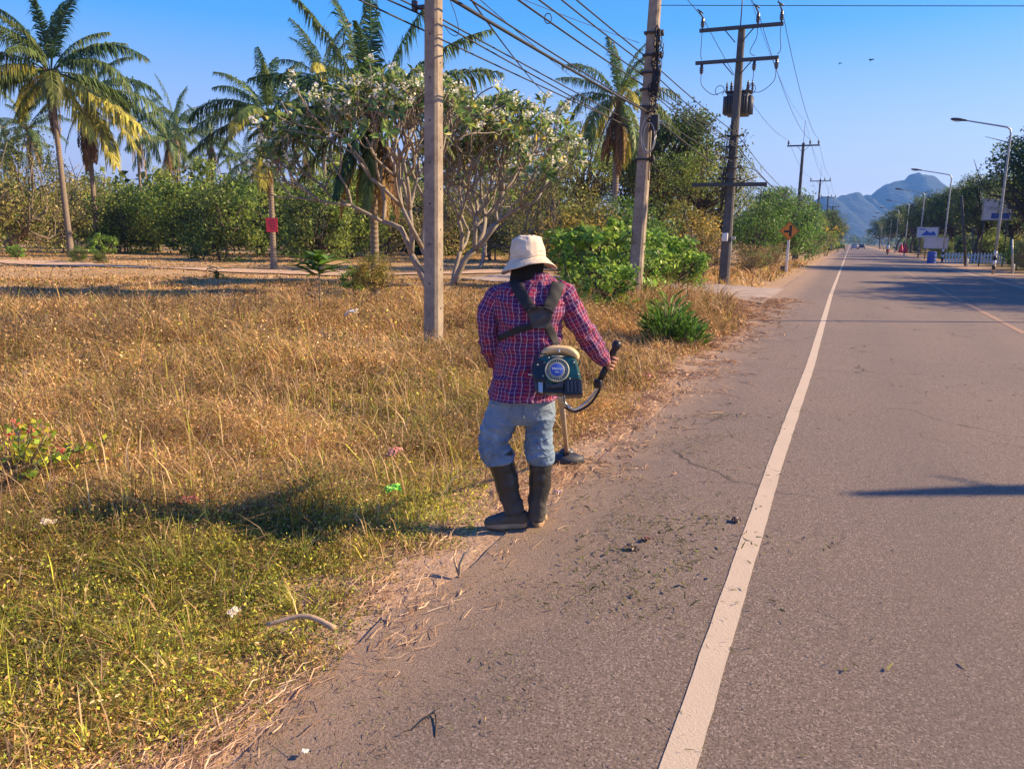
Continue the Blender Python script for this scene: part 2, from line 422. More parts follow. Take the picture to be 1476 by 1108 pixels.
M['hill'] = mat('forested_hill', (.03, .045, .03), .95, .5, .012, .8, .05, 8, c2=(.02, .03, .012))
mountain('mountain', [(1085, 352), (1140, 325), (1175, 288), (1186, 281), (1196, 280), (1204, 284), (1216, 279), (1232, 276), (1240, 278), (1242, 284), (1247, 279), (1256, 281), (1266, 271), (1282, 262), (1300, 258), (1306, 256), (1312, 250), (1322, 247), (1334, 248), (1348, 255), (1360, 268), (1372, 280), (1400, 300), (1440, 330), (1480, 352)], 2500, 420, 3, M['hill'])

# ------------------------------------------------------------------ vegetation builders
def rnd(seed): return np.random.RandomState(seed)
def unit(a): return a/np.maximum(np.linalg.norm(a, axis=-1, keepdims=True), 1e-6)
def leafquads(g, c, size, rng, up=.3, asp=.45, col=None, droop=0.0):
    """pointed leaves (one diamond each) at centres c"""
    N = len(c); n = rng.normal(size=(N, 3)); n[:, 2] = np.abs(n[:, 2])+up; n = unit(n)
    t_ = rng.normal(size=(N, 3)); t_ = unit(t_-n*(t_*n).sum(1, keepdims=True)); t_[:, 2] -= droop; t_ = unit(t_)
    b_ = unit(np.cross(n, t_)); s_ = np.asarray(size).reshape(-1, 1)*np.ones((N, 1))
    v = np.stack([c-t_*s_*.5, c+b_*s_*asp*.5-t_*s_*.05, c+t_*s_*.5, c-b_*s_*asp*.5-t_*s_*.05], 1).reshape(-1, 3)
    f = np.arange(N*4).reshape(N, 4)
    cc = None if col is None else np.repeat(np.asarray(col).reshape(-1, 3) if np.asarray(col).ndim > 1 else np.tile(col, (N, 1)), 4, 0)
    g.add(v, f, cc); return g
def blades(g, p, h, w, lean, rng, col, curl=.5, az=None):
    """grass blades, 3 levels, strips tapering to a point"""
    N = len(p); a = rng.uniform(0, 2*np.pi, N) if az is None else az
    d = np.stack([np.cos(a), np.sin(a), np.zeros(N)], 1); sd_ = np.stack([-np.sin(a+rng.normal(0, .9, N)), np.cos(a), np.zeros(N)], 1)
    h = h.reshape(-1, 1); w = w.reshape(-1, 1); ln = lean.reshape(-1, 1); up = np.array([0, 0, 1.0])
    p1 = p+up*h*.55+d*h*ln*.35; p2 = p+up*h*(1-.35*np.minimum(ln, 1.6)*curl)+d*h*ln*1.0
    v = np.stack([p-sd_*w*.5, p+sd_*w*.5, p1+sd_*w*.4, p1-sd_*w*.4, p2], 1).reshape(-1, 3)
    b_ = np.arange(N)[:, None]*5
    g.add(v, np.concatenate([b_+0, b_+1, b_+2, b_+3], 1), np.repeat(col, 5, 0))
    g.f.append(np.concatenate([b_+3, b_+2, b_+4], 1)+g.n-len(v)); return g
def pick(rng, n, pal, wts):
    pal = np.array(pal); w = np.array(wts, float); w /= w.sum()
    c = pal[rng.choice(len(pal), n, p=w)]; return c*(1+rng.normal(0, .12, (n, 1)))

def crown_pts(rng, ncl, rad, cz, flat=1.0, low=-.55):
    """uneven clump centres in an ellipsoid shell"""
    out = []
    while len(out) < ncl:
        q = rng.normal(size=3); q /= np.linalg.norm(q)
        if q[2] < low: continue
        r = rng.uniform(.45, 1.0)**.6
        lob = .78+.34*math.sin(q[0]*3.1+rad[0])*math.cos(q[1]*2.7+rad[1]*3)
        out.append((q[0]*rad[0]*r*lob, q[1]*rad[1]*r*lob, cz+q[2]*rad[2]*r*lob*flat))
    return np.array(out)
def leafy_tree(name, H, rad, ncl, nleaf, lsize, cols, wts, seed, trunk_r=.16, cz=None, clr=None, asp=.45, bark='bark_dark', bare=0, low=-.55, stems=1, flowers=None):
    rng = rnd(seed); cz = cz or H-rad[2]; clr = clr or rad[0]*.27
    e = empty(name, (0, 0, 0)); g = G(); C = crown_pts(rng, ncl, rad, cz, low=low)
    for c in C:
        k = max(8, int(nleaf*rng.uniform(.5, 1.5))); r_ = clr*rng.uniform(.6, 1.3)
        q = c+unit(rng.normal(size=(k, 3)))*(rng.uniform(.15, 1, (k, 1))**.5)*r_*np.array([1, 1, .72])
        q[:, 2] = np.maximum(q[:, 2], .06)
        base = pick(rng, 1, cols, wts)[0]
        leafquads(g, q, lsize*rng.uniform(.7, 1.3, k), rng, .35, asp, base*(1+rng.normal(0, .08, (k, 1))))
    g.build('crown', M['leaf'], e, smooth=False)
    if flowers:
        fc, fn, fs = flowers; gf = G(); idx = rng.choice(len(C), fn)
        q = C[idx]+unit(rng.normal(size=(fn, 3)) + [0, 0, .8])*clr*1.0
        for _ in range(5): leafquads(gf, q+rng.normal(0, fs*.4, (fn, 3)), fs, rng, .8, .9, np.array(fc))
        tag(gf.build('flowers', M['petal'], e, smooth=False), kind='stuff')
    t_ = G()
    for s_ in range(stems):
        a = 2*math.pi*s_/stems+rng.uniform(0, 1); off = Vector((math.cos(a), math.sin(a), 0))*(0 if stems == 1 else trunk_r*1.5)
        top = Vector((rng.normal(0, .1)*H, rng.normal(0, .1)*H, 0))*(1 if stems == 1 else 1.6)+Vector((0, 0, max(cz-rad[2]*.45, H*.2)))
        P = [off-Vector((0, 0, .15)), off*1.2+Vector((rng.normal(0, .02)*H, rng.normal(0, .02)*H, top.z*.4)), off+top*.7+Vector((rng.normal(0, .02)*H, 0, 0)), off+top]
        Q = catmull([tuple(p) for p in P], 8); rr = np.linspace(trunk_r, trunk_r*.55, 8)/(stems**.5)
        t_.tube(Q, rr, 7)
        sel = C[s_::stems][:max(6, int(ncl*.5/stems))]
        for c in sel:
            c = Vector(c); b0 = Vector(Q[rng.randint(4, 8)]); md = (b0+c)*.5+Vector(rng.normal(0, .06*H, 3)); md.z = min(md.z, c.z)
            L_ = catmull([tuple(b0), tuple(md), tuple(c)], 6); t_.tube(L_, np.linspace(trunk_r*.38, .012+trunk_r*.05, 6), 5)
    for _ in range(bare):
        q = rng.normal(size=3); q[2] = abs(q[2])*.8+.1; q /= np.linalg.norm(q); c = Vector((q[0]*rad[0], q[1]*rad[1], cz+q[2]*rad[2]*1.12))
        b0 = Vector((0, 0, cz-rad[2]*.5)); md = (b0+c)*.5+Vector(rng.normal(0, .1*H, 3))
        t_.tube(catmull([tuple(b0), tuple(md), tuple(c)], 7), np.linspace(trunk_r*.3, .012, 7), 5)
    t_.build('trunk', M[bark], e)
    return e

def frond(g, base, az, el, L_, droop, rng, col, nl=40, leaf=.55, hang=.5, twist=0.0):
    """one pinnate palm frond"""
    n = 12; P = []; ang = el; p = Vector(base); st = L_/(n-1)
    for i in range(n):
        P.append(p.copy()); ang_i = el-droop*(i/(n-1))**1.25*1.15
        p = p+Vector((math.cos(az)*math.cos(ang_i), math.sin(az)*math.cos(ang_i), math.sin(ang_i)))*st
    g.tube(P, np.linspace(.035, .008, n)*L_/4, 4, col=tuple(np.array(col)*1.5), cap=False)
    nl = int(nl*1.45)
    A = catmull([tuple(q) for q in P], nl*2); T = np.gradient(A, axis=0); T = unit(T)
    side0 = np.array([-math.sin(az), math.cos(az), 0.0])
    up_ = unit(np.cross(np.tile(side0, (len(A), 1)), T)); up_ = np.where(up_[:, 2:] < 0, -up_, up_)
    s0 = int(nl*2*.16); idx = np.arange(s0, nl*2)
    u = (idx-s0)/(nl*2-s0); ll = leaf*1.55*L_/4*np.sin(np.pi*np.clip(.16+u*.8, 0, 1))**.6*(1-.25*u)
    for sgn in (-1, 1):
        N = len(idx); j = rng.normal(0, .17, (N, 3)); tw = twist
        sdv = side0*sgn*math.cos(tw)+up_[idx]*math.sin(tw)*sgn
        d = unit(sdv*.85+T[idx]*(.45+.5*u[:, None])+up_[idx]*.12+j)
        b0 = A[idx]; l_ = ll[:, None]*rng.uniform(.68, 1.15, (N, 1))
        dn = np.array([0, 0, -1.0])*hang
        m1 = b0+d*l_*.5+dn*l_*.16; e1 = b0+d*l_*.82+dn*l_*.75
        wv_ = unit(np.cross(d, up_[idx]+j))*.024*L_/4*1.25
        v = np.stack([b0-wv_*.6, b0+wv_*.6, m1+wv_, m1-wv_, e1], 1).reshape(-1, 3)
        cb = np.array(col)*(1+rng.normal(0, .1, (N, 1))); b_ = np.arange(N)[:, None]*5
        g.add(v, np.concatenate([b_, b_+1, b_+2, b_+3], 1), np.repeat(cb, 5, 0))
        g.f.append(np.concatenate([b_+3, b_+2, b_+4], 1)+g.n-len(v))
GREEN = (.12, .17, .05); DKG = (.055, .105, .04); YEL = (.36, .33, .06); STRAW = (.34, .22, .09); BRN = (.18, .10, .045)
def palm(name, H, L_, seed, fronds=None, nf=20, lean=(0, 0), tr=.17, skirt=6, nl=34, coconuts=True, base_flare=1.7, bend=.0, extra=0):
    rng = rnd(seed); e = empty(name, (0, 0, 0)); top = Vector((lean[0], lean[1], H))
    P = [Vector((0, 0, -.2)), Vector((lean[0]*.1+bend, lean[1]*.1, H*.3)), Vector((lean[0]*.45+bend, lean[1]*.45, H*.65)), top]
    Q = catmull([tuple(p) for p in P], 16); rr = tr*(1-.35*np.linspace(0, 1, 16)); rr[0] *= base_flare; rr[1] *= 1+.25*(base_flare-1)
    g = G(); g.tube(Q, rr, 12); g.build('trunk', M['palm_trunk'], e)
    # living crown
    g = G(); fr = fronds
    if fr is None:
        fr = []
        for i in range(nf):
            k = i/(nf-1); fr.append((i*2.399+rng.normal(0, .2), R(82)-R(105)*k**.9+rng.normal(0, .08), rng.uniform(.85, 1.08), .7+.9*rng.rand()*(.4+k), GREEN if rng.rand() < .72 else (YEL if k > .5 else DKG)))
    elif extra:
        fr = list(fr)+[(rng.uniform(0, 6.28), R(rng.uniform(-5, 60)), rng.uniform(.75, 1.0), rng.uniform(.7, 1.3), GREEN if rng.rand() < .8 else YEL) for _ in range(extra)]
    for az, el, ls, dr, c in fr:
        frond(g, top+Vector((math.cos(az)*.08, math.sin(az)*.08, .05)), az, el, L_*ls, dr, rng, np.array(c)*rng.uniform(.85, 1.15), nl, hang=.75+.65*rng.rand(), twist=rng.normal(0, .35))
    g.build('crown', M['leaf'], e, smooth=False)
    if skirt:
        g = G()
        for i in range(skirt):
            frond(g, top-Vector((0, 0, .15)), i*2.4+rng.rand(), R(-55)-R(25)*rng.rand(), L_*rng.uniform(.6, .95), .35, rng, STRAW if rng.rand() < .5 else BRN, nl//2+4, leaf=.32, hang=1.0)
        g.build('dead_frond', M['dry'], e, smooth=False)
    # leaf bases and husk
    g = G()
    for i in range(14):
        a = i*2.4; d = Vector((math.cos(a), math.sin(a), 0)); g.tube([top-Vector((0, 0, .45-.02*i))+d*tr*.5, top+d*tr*1.3+Vector((0, 0, -.1)), top+d*tr*2.6+Vector((0, 0, .25))], [.06, .05, .025], 5)
    g.build('leaf_base', M['bark'], e)
    if coconuts:
        for i in range(5):
            a = i*1.3+seed; g = G(); mm = Matrix.Translation(top+Vector((math.cos(a)*.3, math.sin(a)*.3, -.28-.06*(i % 2))))
            g.lathe([(.02, -.13), (.09, -.09), (.12, 0), (.09, .09), (.02, .13)], 10, mm); g.build('coconut', M['nut'], e)
    return e
M['nut'] = mat('coconut_husk', (.16, .17, .04), .5, .3, 8, .1)

def place(e, p, s=1.0, rz=0.0, label=None, cat=None, group=None, dz=0.0):
    z = hz(p[0], p[1]) if p[0] < -1.6 else 0.0
    e.location = (p[0], p[1], z+dz); e.rotation_euler = (0, 0, rz); e.scale = (s, s, s) if np.isscalar(s) else s
    return tag(e, label, cat, group)
def atg(px, d):
    """ground point under image column px at forward distance d"""
    p = at(px, 345, d); return (p.x, p.y)

# ---- the coconut palms that stand out
va = YAW  # image right = world angle YAW
def AZ(deg): return va+R(deg)      # 0 = towards image right, 90 = away, 180 = left
pg = 'coconut palms in the grove'
e = palm('coconut_palm', 11.8, 5.9, 11, [
    (AZ(20), R(62), .8, .9, GREEN), (AZ(95), R(80), 1.0, .7, DKG), (AZ(170), R(70), .95, .8, DKG), (AZ(200), R(50), 1.1, .8, GREEN), (AZ(330), R(72), 1.0, .9, DKG),
    (AZ(5), R(44), 1.15, 1.3, DKG), (AZ(350), R(28), 1.1, 1.5, GREEN), (AZ(185), R(30), 1.1, 1.0, GREEN), (AZ(160), R(12), 1.0, .9, DKG), (AZ(190), R(0), 1.05, 1.2, GREEN),
    (AZ(210), R(-12), 1.0, .9, GREEN), (AZ(240), R(10), .9, 1.1, YEL), (AZ(270), R(35), .8, 1.2, GREEN), (AZ(300), R(-5), .9, 1.0, (.14, .16, .04)), (AZ(345), R(-20), 1.35, .35, YEL),
    (AZ(330), R(-38), 1.0, .4, YEL), (AZ(60), R(10), 1, 1.0, GREEN), (AZ(120), R(20), 1, 1.0, DKG), (AZ(40), R(-8), 1.0, .9, GREEN), (AZ(255), R(58), .9, 1.0, (.10, .13, .04)), (AZ(285), R(75), .85, .7, DKG), (AZ(222), R(-45), .7, .4, GREEN)],
    lean=(-.45, 0), tr=.21, skirt=2, nl=44, bend=-.15, extra=6)
place(e, gnd(103, 368), label='tallest coconut palm, its pale curving trunk rising beside the dirt track at far left', cat='palm tree', group=pg)
e = palm('coconut_palm', 11.3, 5.6, 12, [
    (AZ(0), R(40), 1.1, 1.5, DKG), (AZ(15), R(22), 1.1, 1.4, GREEN), (AZ(340), R(-10), 1.0, .9, YEL), (AZ(350), R(60), .9, 1.0, GREEN), (AZ(100), R(70), .8, .8, GREEN), (AZ(200), R(20), .9, 1.2, GREEN),
    (AZ(250), R(5), .9, .9, DKG), (AZ(300), R(20), 1, 1.3, GREEN), (AZ(45), R(10), 1, 1.1, DKG), (AZ(325), R(-45), 1.1, .4, YEL), (AZ(5), R(-35), .95, .5, YEL)], tr=.2, skirt=14, nl=36, extra=5)
place(e, atg(140, 60), label='coconut palm with long brown dead fronds hanging round its trunk, just behind the tallest palm', cat='palm tree', group=pg)
e = palm('coconut_palm', 7.0, 3.7, 13, [
    (AZ(180), R(35), 1.1, 1.5, DKG), (AZ(160), R(60), 1.0, .9, GREEN), (AZ(120), R(78), 1.0, .5, DKG), (AZ(90), R(78), .95, .7, DKG), (AZ(60), R(70), 1.0, .7, GREEN), (AZ(20), R(60), 1.05, .9, DKG), (AZ(0), R(35), 1.2, 1.0, DKG),
    (AZ(10), R(12), 1.1, .8, GREEN), (AZ(350), R(-5), 1.1, 1.0, GREEN), (AZ(200), R(10), 1.0, 1.0, GREEN), (AZ(190), R(-10), 1.1, .7, DKG), (AZ(215), R(-20), .9, .9, (.12, .15, .04)), (AZ(230), R(50), .8, 1.2, DKG), (AZ(260), R(20), .8, 1.3, GREEN),
    (AZ(275), R(-55), 1.0, .3, YEL), (AZ(300), R(0), .9, 1.1, (.13, .16, .04)), (AZ(320), R(25), 1.0, 1.1, GREEN), (AZ(340), R(-30), 1.05, .5, GREEN), (AZ(285), R(62), .8, .8, GREEN)], tr=.15, skirt=9, nl=40, extra=5)
place(e, gnd(395, 387), label='coconut palm with a red board nailed to its thin straight trunk', cat='palm tree', group=pg)
e = palm('coconut_palm', 4.9, 3.05, 14, [
    (AZ(100), R(80), 1.2, .25, DKG), (AZ(150), R(76), 1.25, .35, DKG), (AZ(170), R(66), 1.25, .4, GREEN), (AZ(30), R(72), 1.2, .4, DKG), (AZ(10), R(52), 1.3, .6, GREEN), (AZ(0), R(36), 1.2, .7, GREEN), (AZ(350), R(30), 1.0, 1.3, (.12, .15, .04)),
    (AZ(185), R(38), 1.1, .9, DKG), (AZ(180), R(12), 1.15, .9, GREEN), (AZ(200), R(-8), 1.1, .8, (.15, .18, .03)), (AZ(190), R(-32), .95, .5, GREEN), (AZ(250), R(30), .7, 1.2, GREEN), (AZ(300), R(20), .7, 1.2, GREEN),
    (AZ(340), R(0), .9, 1.0, (.13, .16, .04)), (AZ(270), R(-60), .9, .3, GREEN), (AZ(60), R(30), 1, .9, DKG), (AZ(265), R(70), .8, .6, DKG), (AZ(240), R(-50), .9, .3, DKG)], tr=.13, skirt=12, nl=46)
place(e, gnd(541, 424), label='short coconut palm with upright fronds left of the nearest concrete pole', cat='palm tree', group=pg)
e = palm('coconut_palm', 8.3, 3.6, 15, None, 20, tr=.2, skirt=22, nl=34, coconuts=False)
place(e, atg(884, 40), label='coconut palm with a thick skirt of dry orange fronds, left of the leaning pole', cat='palm tree', group=pg)
e = palm('coconut_palm', 11.3, 4.0, 16, None, 20, tr=.17, skirt=3, nl=30)
place(e, atg(470, 52), label='dark coconut palm rising between the palm with the red board and the short upright palm', cat='palm tree', group=pg)
pB = palm('coconut_palm', 9.0, 4.2, 17, None, 17, tr=.2, skirt=7, nl=24, coconuts=False)
bgp = [(40, 185, 80, 'distant coconut palm at far left edge, behind the olive thicket'), (243, 205, 78, 'distant coconut palm with a bright yellow skirt, left of the leafy hedge'), (304, 205, 90, 'distant coconut palm nearest the left of the red board palm'),
       (196, 182, 92, 'distant yellowish coconut palm right of the tallest palm'), (252, 180, 110, 'farthest coconut palm, only its small upright tuft showing over the others'), (352, 235, 88, 'low distant coconut palm just left of the red board trunk'),
       (440, 208, 75, 'coconut palm half hidden behind the palm with the red board'), (12, 215, 85, 'distant coconut palm cut by the left edge of the field'), (800, 215, 70, 'distant coconut palm glimpsed through the right frangipani'), (700, 200, 66, 'distant coconut palm behind the frangipani crowns')]
for i, (px, py, d, lb) in enumerate(bgp):
    c = pB if i == 0 else copy_tree(pB); p = at(px, py, d); s_ = max(p.z, 3)/9.0
    place(c, (p.x, p.y), (min(s_, 1.0)**.5*1.0, min(s_, 1.0)**.5*1.0, s_), rz=i*1.9, label=lb, cat='palm tree', group='distant coconut palms')

# ---- frangipani
def frangipani(H, spread, lean, seed, stems):
    rng = rnd(seed); e = empty('frangipani_tree', (0, 0, 0)); br = G(); tips = []
    def grow(p, d, L_, r, depth):
        q = p+d*L_; md = (p+q)*.5+Vector(rng.normal(0, .04, 3))*L_*2
        br.tube(catmull([tuple(p), tuple(md), tuple(q)], 5), np.linspace(r, r*.82, 5), 6 if depth > 2 else 8)
        if depth == 0 or (depth <= 2 and rng.rand() < .06) or q.z > H*1.02: tips.append((q, d)); return
        k = 2 if rng.rand() < .66 else 3
        a0 = rng.uniform(0, 6.28)
        for i in range(k):
            a = a0+i*2*math.pi/k+rng.normal(0, .3); s_ = d.orthogonal().normalized(); s_.rotate(Matrix.Rotation(a, 3, d))
            nd = (d*1.0+s_*rng.uniform(.5, .85)+Vector((0, 0, .34))).normalized()
            if nd.z < .02: nd.z = .1; nd.normalize()
            grow(q, nd, L_*rng.uniform(.72, .92), r*.74, depth-1)
    for d0, L0, r0, dep in stems: grow(Vector((0, 0, -.1)), Vector(d0).normalized(), L0, r0, dep)
    br.build('branches', M['frang_bark'], e)
    lf = G(); fl = G(); lc = [(.12, .20, .05), (.19, .26, .06), (.34, .34, .09), (.07, .12, .04)]
    for q, d in tips:
        # rosette of strap leaves
        if rng.rand() < .06 or (q.z < H*.58 and rng.rand() < .45): continue
        n = rng.randint(5, 10)
        for i in range(n):
            a = i*2.4+rng.rand(); s_ = d.orthogonal().normalized(); s_.rotate(Matrix.Rotation(a, 3, d))
            t_ = (s_+d*rng.uniform(.1, .9)+Vector((0, 0, .1))).normalized(); w = t_.cross(d).normalized()*.068; L_ = rng.uniform(.30, .48)
            b0 = q; m1 = q+t_*L_*.5; e1 = q+t_*L_-Vector((0, 0, .05)); c = np.array(lc[rng.choice(4, p=[.45, .25, .1, .2])])
            if rng.rand() < .03: c = np.array((.55, .42, .06))
            w2 = d*.012
            lf.add([tuple(b0), tuple(m1+w+w2), tuple(e1), tuple(m1-w+w2), tuple(m1-w2)], [(0, 1, 4), (1, 2, 4), (2, 3, 4), (3, 0, 4)], c*rng.uniform(.8, 1.2))
        if q.z > H*.55 and rng.rand() < .38:
            cc = q+d*.18; pp = np.array(cc)+rng.normal(0, .085, (20, 3))
            br_ = pick(rng, 20, [(.9, .85, .62), (.92, .9, .8), (.85, .72, .3)], [5, 4, 1]); leafquads(fl, pp, .11, rng, .3, .9, np.clip(br_, 0, .95))
    lf.build('leaves', M['leaf'], e, smooth=False); fl.build('blossoms', M['petal'], e, smooth=False)
    return e
X3 = Vector(RGT); F3 = Vector(FWD); U3 = Vector((0, 0, 1))
def dv(r, f, u): v = X3*r+F3*f+U3*u; return (v.x, v.y, v.z)
e = frangipani(6.6, 3, 0, 5, [(dv(.62, .05, 1), 1.75, .14, 7), (dv(.2, .5, 1), 1.6, .11, 6)])
place(e, gnd(652, 412), s=(.80, .80, .86), label='frangipani tree with a dark leaning trunk, right of the nearest concrete pole', cat='frangipani tree', group='frangipani trees in white bloom')
e = frangipani(6.6, 3, 0, 6, [(dv(-.52, .1, 1), 1.9, .14, 7), (dv(-.22, -.1, 1), 2.0, .12, 6)])
place(e, gnd(626, 432), s=(.70, .70, .74), label='frangipani tree branching out left, its base hidden behind the nearest concrete pole', cat='frangipani tree', group='frangipani trees in white bloom')
e = frangipani(5.5, 3, 0, 8, [(dv(.2, .1, 1), 1.7, .14, 6)])
place(e, gnd(690, 388), s=.85, label='smaller frangipani tree standing farther back between the other two', cat='frangipani tree', group='frangipani trees in white bloom')

# ---- prototypes of trees and bushes
C_DK = [(.06, .095, .028), (.095, .135, .035), (.04, .06, .022)]; C_MD = [(.14, .21, .04), (.22, .27, .05), (.09, .13, .03)]
C_OL = [(.28, .27, .07), (.18, .20, .05), (.36, .30, .11)]; C_BR = [(.17, .29, .045), (.27, .38, .06), (.10, .18, .035)]
C_DRY = [(.20, .14, .06), (.13, .12, .04), (.28, .20, .09)]; C_GOLD = [(.28, .22, .05), (.17, .17, .04), (.38, .27, .06)]
PR = {}
PR['hedge'] = leafy_tree('leafy_tree', 5.2, (3.3, 3.0, 2.6), 75, 95, .20, C_MD, [4, 3, 3], 21, .14, cz=2.05, low=-.95, stems=3)
PR['hedge2'] = leafy_tree('leafy_tree', 4.6, (2.9, 2.6, 2.3), 70, 95, .17, C_DK+C_MD, [3, 2, 1, 4, 3, 2], 22, .12, cz=1.75, low=-.95, stems=3)
PR['olive'] = leafy_tree('thicket_tree', 5.6, (3.4, 3.0, 2.6), 85, 70, .15, C_OL, [4, 4, 2], 23, .12, cz=2.4, low=-.9, stems=4, bare=16, bark='bark')
PR['dark'] = leafy_tree('broadleaf_tree', 9.5, (3.8, 3.8, 3.6), 120, 110, .22, C_DK, [4, 4, 3], 24, .26, cz=5.9, low=-.8, bare=5)
PR['airy'] = leafy_tree('feathery_tree', 8.0, (3.4, 3.4, 2.8), 90, 80, .15, C_OL+C_MD, [2, 3, 1, 3, 2, 2], 25, .2, cz=5.0, low=-.8, bare=10)
PR['dry'] = leafy_tree('dry_shrub', 2.4, (1.7, 1.6, 1.2), 60, 60, .09, C_DRY, [3, 3, 3], 26, .06, cz=1.15, low=-.9, stems=5, bare=14, bark='bark')
PR['bright'] = leafy_tree('leafy_bush', 2.1, (1.2, 1.1, 1.05), 46, 38, .17, C_BR, [4, 4, 2], 27, .05, cz=1.05, low=-.9, stems=5, asp=.55)
PR['gold'] = leafy_tree('yellowing_bush', 3.0, (2.0, 1.8, 1.5), 70, 75, .12, C_GOLD, [3, 4, 2], 28, .07, cz=1.6, low=-.9, stems=4)
PR['green'] = leafy_tree('feathery_bush', 4.6, (2.8, 2.6, 2.4), 90, 90, .15, [(.10, .20, .035), (.15, .26, .045), (.07, .12, .03)], [4, 3, 3], 29, .1, cz=2.3, low=-.9, stems=4)
PR['flower'] = leafy_tree('flowering_bush', 2.6, (1.5, 1.5, 1.3), 55, 70, .12, C_BR+C_MD, [2, 2, 2, 2, 2, 2], 30, .06, cz=1.3, low=-.9, stems=4, flowers=((.85, .55, .03), 70, .12))
used = set()
def veg(kind, px, d, s=1.0, label=None, cat='tree', group=None, sz=None, xy=None, rz=None):
    src = PR[kind]; c = copy_tree(src) if kind in used else src; used.add(kind)
    random.seed(px*7+int(d)*3)
    p = xy or atg(px, d)
    return place(c, p, s if sz is None else (s, s, sz), rz if rz is not None else random.uniform(0, 6.28), label, cat, group)
gh = 'trees closing the back of the field'
# left background, far to near  (label tells where each is)
L1 = [
 ('olive', 20, 55, 1.25, 'olive brown thicket tree with bare pale twigs at the left edge of the field'),
 ('olive', 95, 62, 1.1, 'olive thicket tree behind the tallest palm trunk'),
 ('hedge2', 175, 60, 1.0, 'dark leafy tree right of the two close palm trunks'),
 ('hedge', 225, 66, 1.15, 'mid green bushy tree below the yellow skirted distant palm'),
 ('hedge2', 320, 48, 1.02, 'dense dark green bush touching the straw, left of the red board'),
 ('hedge', 285, 60, 1.2, 'tall green tree behind the dense dark bush'),
 ('hedge', 378, 60, 1.2, 'bushy green tree directly behind the red board palm'),
 ('hedge2', 455, 47, .98, 'dark rounded bush between the red board and the short palm'),
 ('hedge', 500, 56, 1.2, 'sunlit green tree behind the short upright palm'),
 ('olive', 560, 62, 1.1, 'olive tree seen between the short palm and the nearest pole'),
 ('olive', -60, 50, 1.3, 'olive thicket tree leaning in from beyond the left edge'),
 ('hedge', -10, 70, 1.3, 'green tree filling the gap behind the left edge thicket'),
 ('hedge', 140, 75, 1.2, 'green tree far behind the pair of palm trunks'),
 ('olive', 640, 66, 1.1, 'olive tree hidden largely by the nearest concrete pole'),
 ('olive', 710, 56, 1.0, 'thin olive tree behind the right frangipani trunk'),
 ('airy', 775, 60, .9, 'feathery tree behind the worker and the right frangipani'),
 ('olive', 790, 42, .85, 'twiggy olive shrub tree just right of the sun hat'),
 ('airy', 840, 52, .9, 'feathery tree left of the skirted palm'),
]
for k, px, d, s_, lb in L1: veg(k, px, d, s_*1.15, lb, group=gh, sz=s_*1.38)
L2 = [
 ('dark', 965, 46, 1.02, 'tall dark tree right of the leaning concrete pole'),
 ('airy', 1010, 40, .85, 'feathery grey green tree left of the transformer pole'),
 ('dark', 925, 55, 1.0, 'dark tree directly behind the leaning concrete pole'),
 ('airy', 1035, 58, .85, 'airy tree behind the foot of the transformer pole'),
 ('gold', 846, 27, 1.0, 'yellowing bush between the sun hat and the leaning pole'),
 ('gold', 990, 36, 1.15, 'golden brown bush in front of the tall dark tree'),
 ('green', 905, 33, .75, 'green bush behind the foot of the leaning pole'),
 ('green', 1092, 54, 1.0, 'green feathery bush right of the transformer pole'),
 ('green', 1120, 58, 1.25, 'bright green feathery bush behind the orange diamond sign'),
 ('green', 1150, 72, 1.15, 'feathery bush just beyond the orange diamond sign'),
 ('dark', 1108, 80, .8, 'small dark topped tree above the feathery bush behind the diamond sign'),
 ('dark', 1145, 100, .85, 'dark tree by the second wooden arm pole'),
 ('dry', 1165, 82, 1.5, 'rust brown shrub beyond the feathery bushes at the road side'),
 ('airy', 1172, 120, .9, 'grey green tree by the third pole along the left roadside'),
 ('flower', 1192, 100, 1.45, 'bush with yellow orange flowers at the left road side'),
 ('dark', 1190, 150, .9, 'dark tree beyond the yellow flowered bush'),
 ('airy', 1200, 190, 1.1, 'tree on the left where the road nears the hills'),
 ('dark', 1207, 240, .95, 'rounded dark tree by the parked far cars'),
]
for k, px, d, s_, lb in L2: veg(k, px, d, s_, lb, group='trees and bushes along the left roadside')
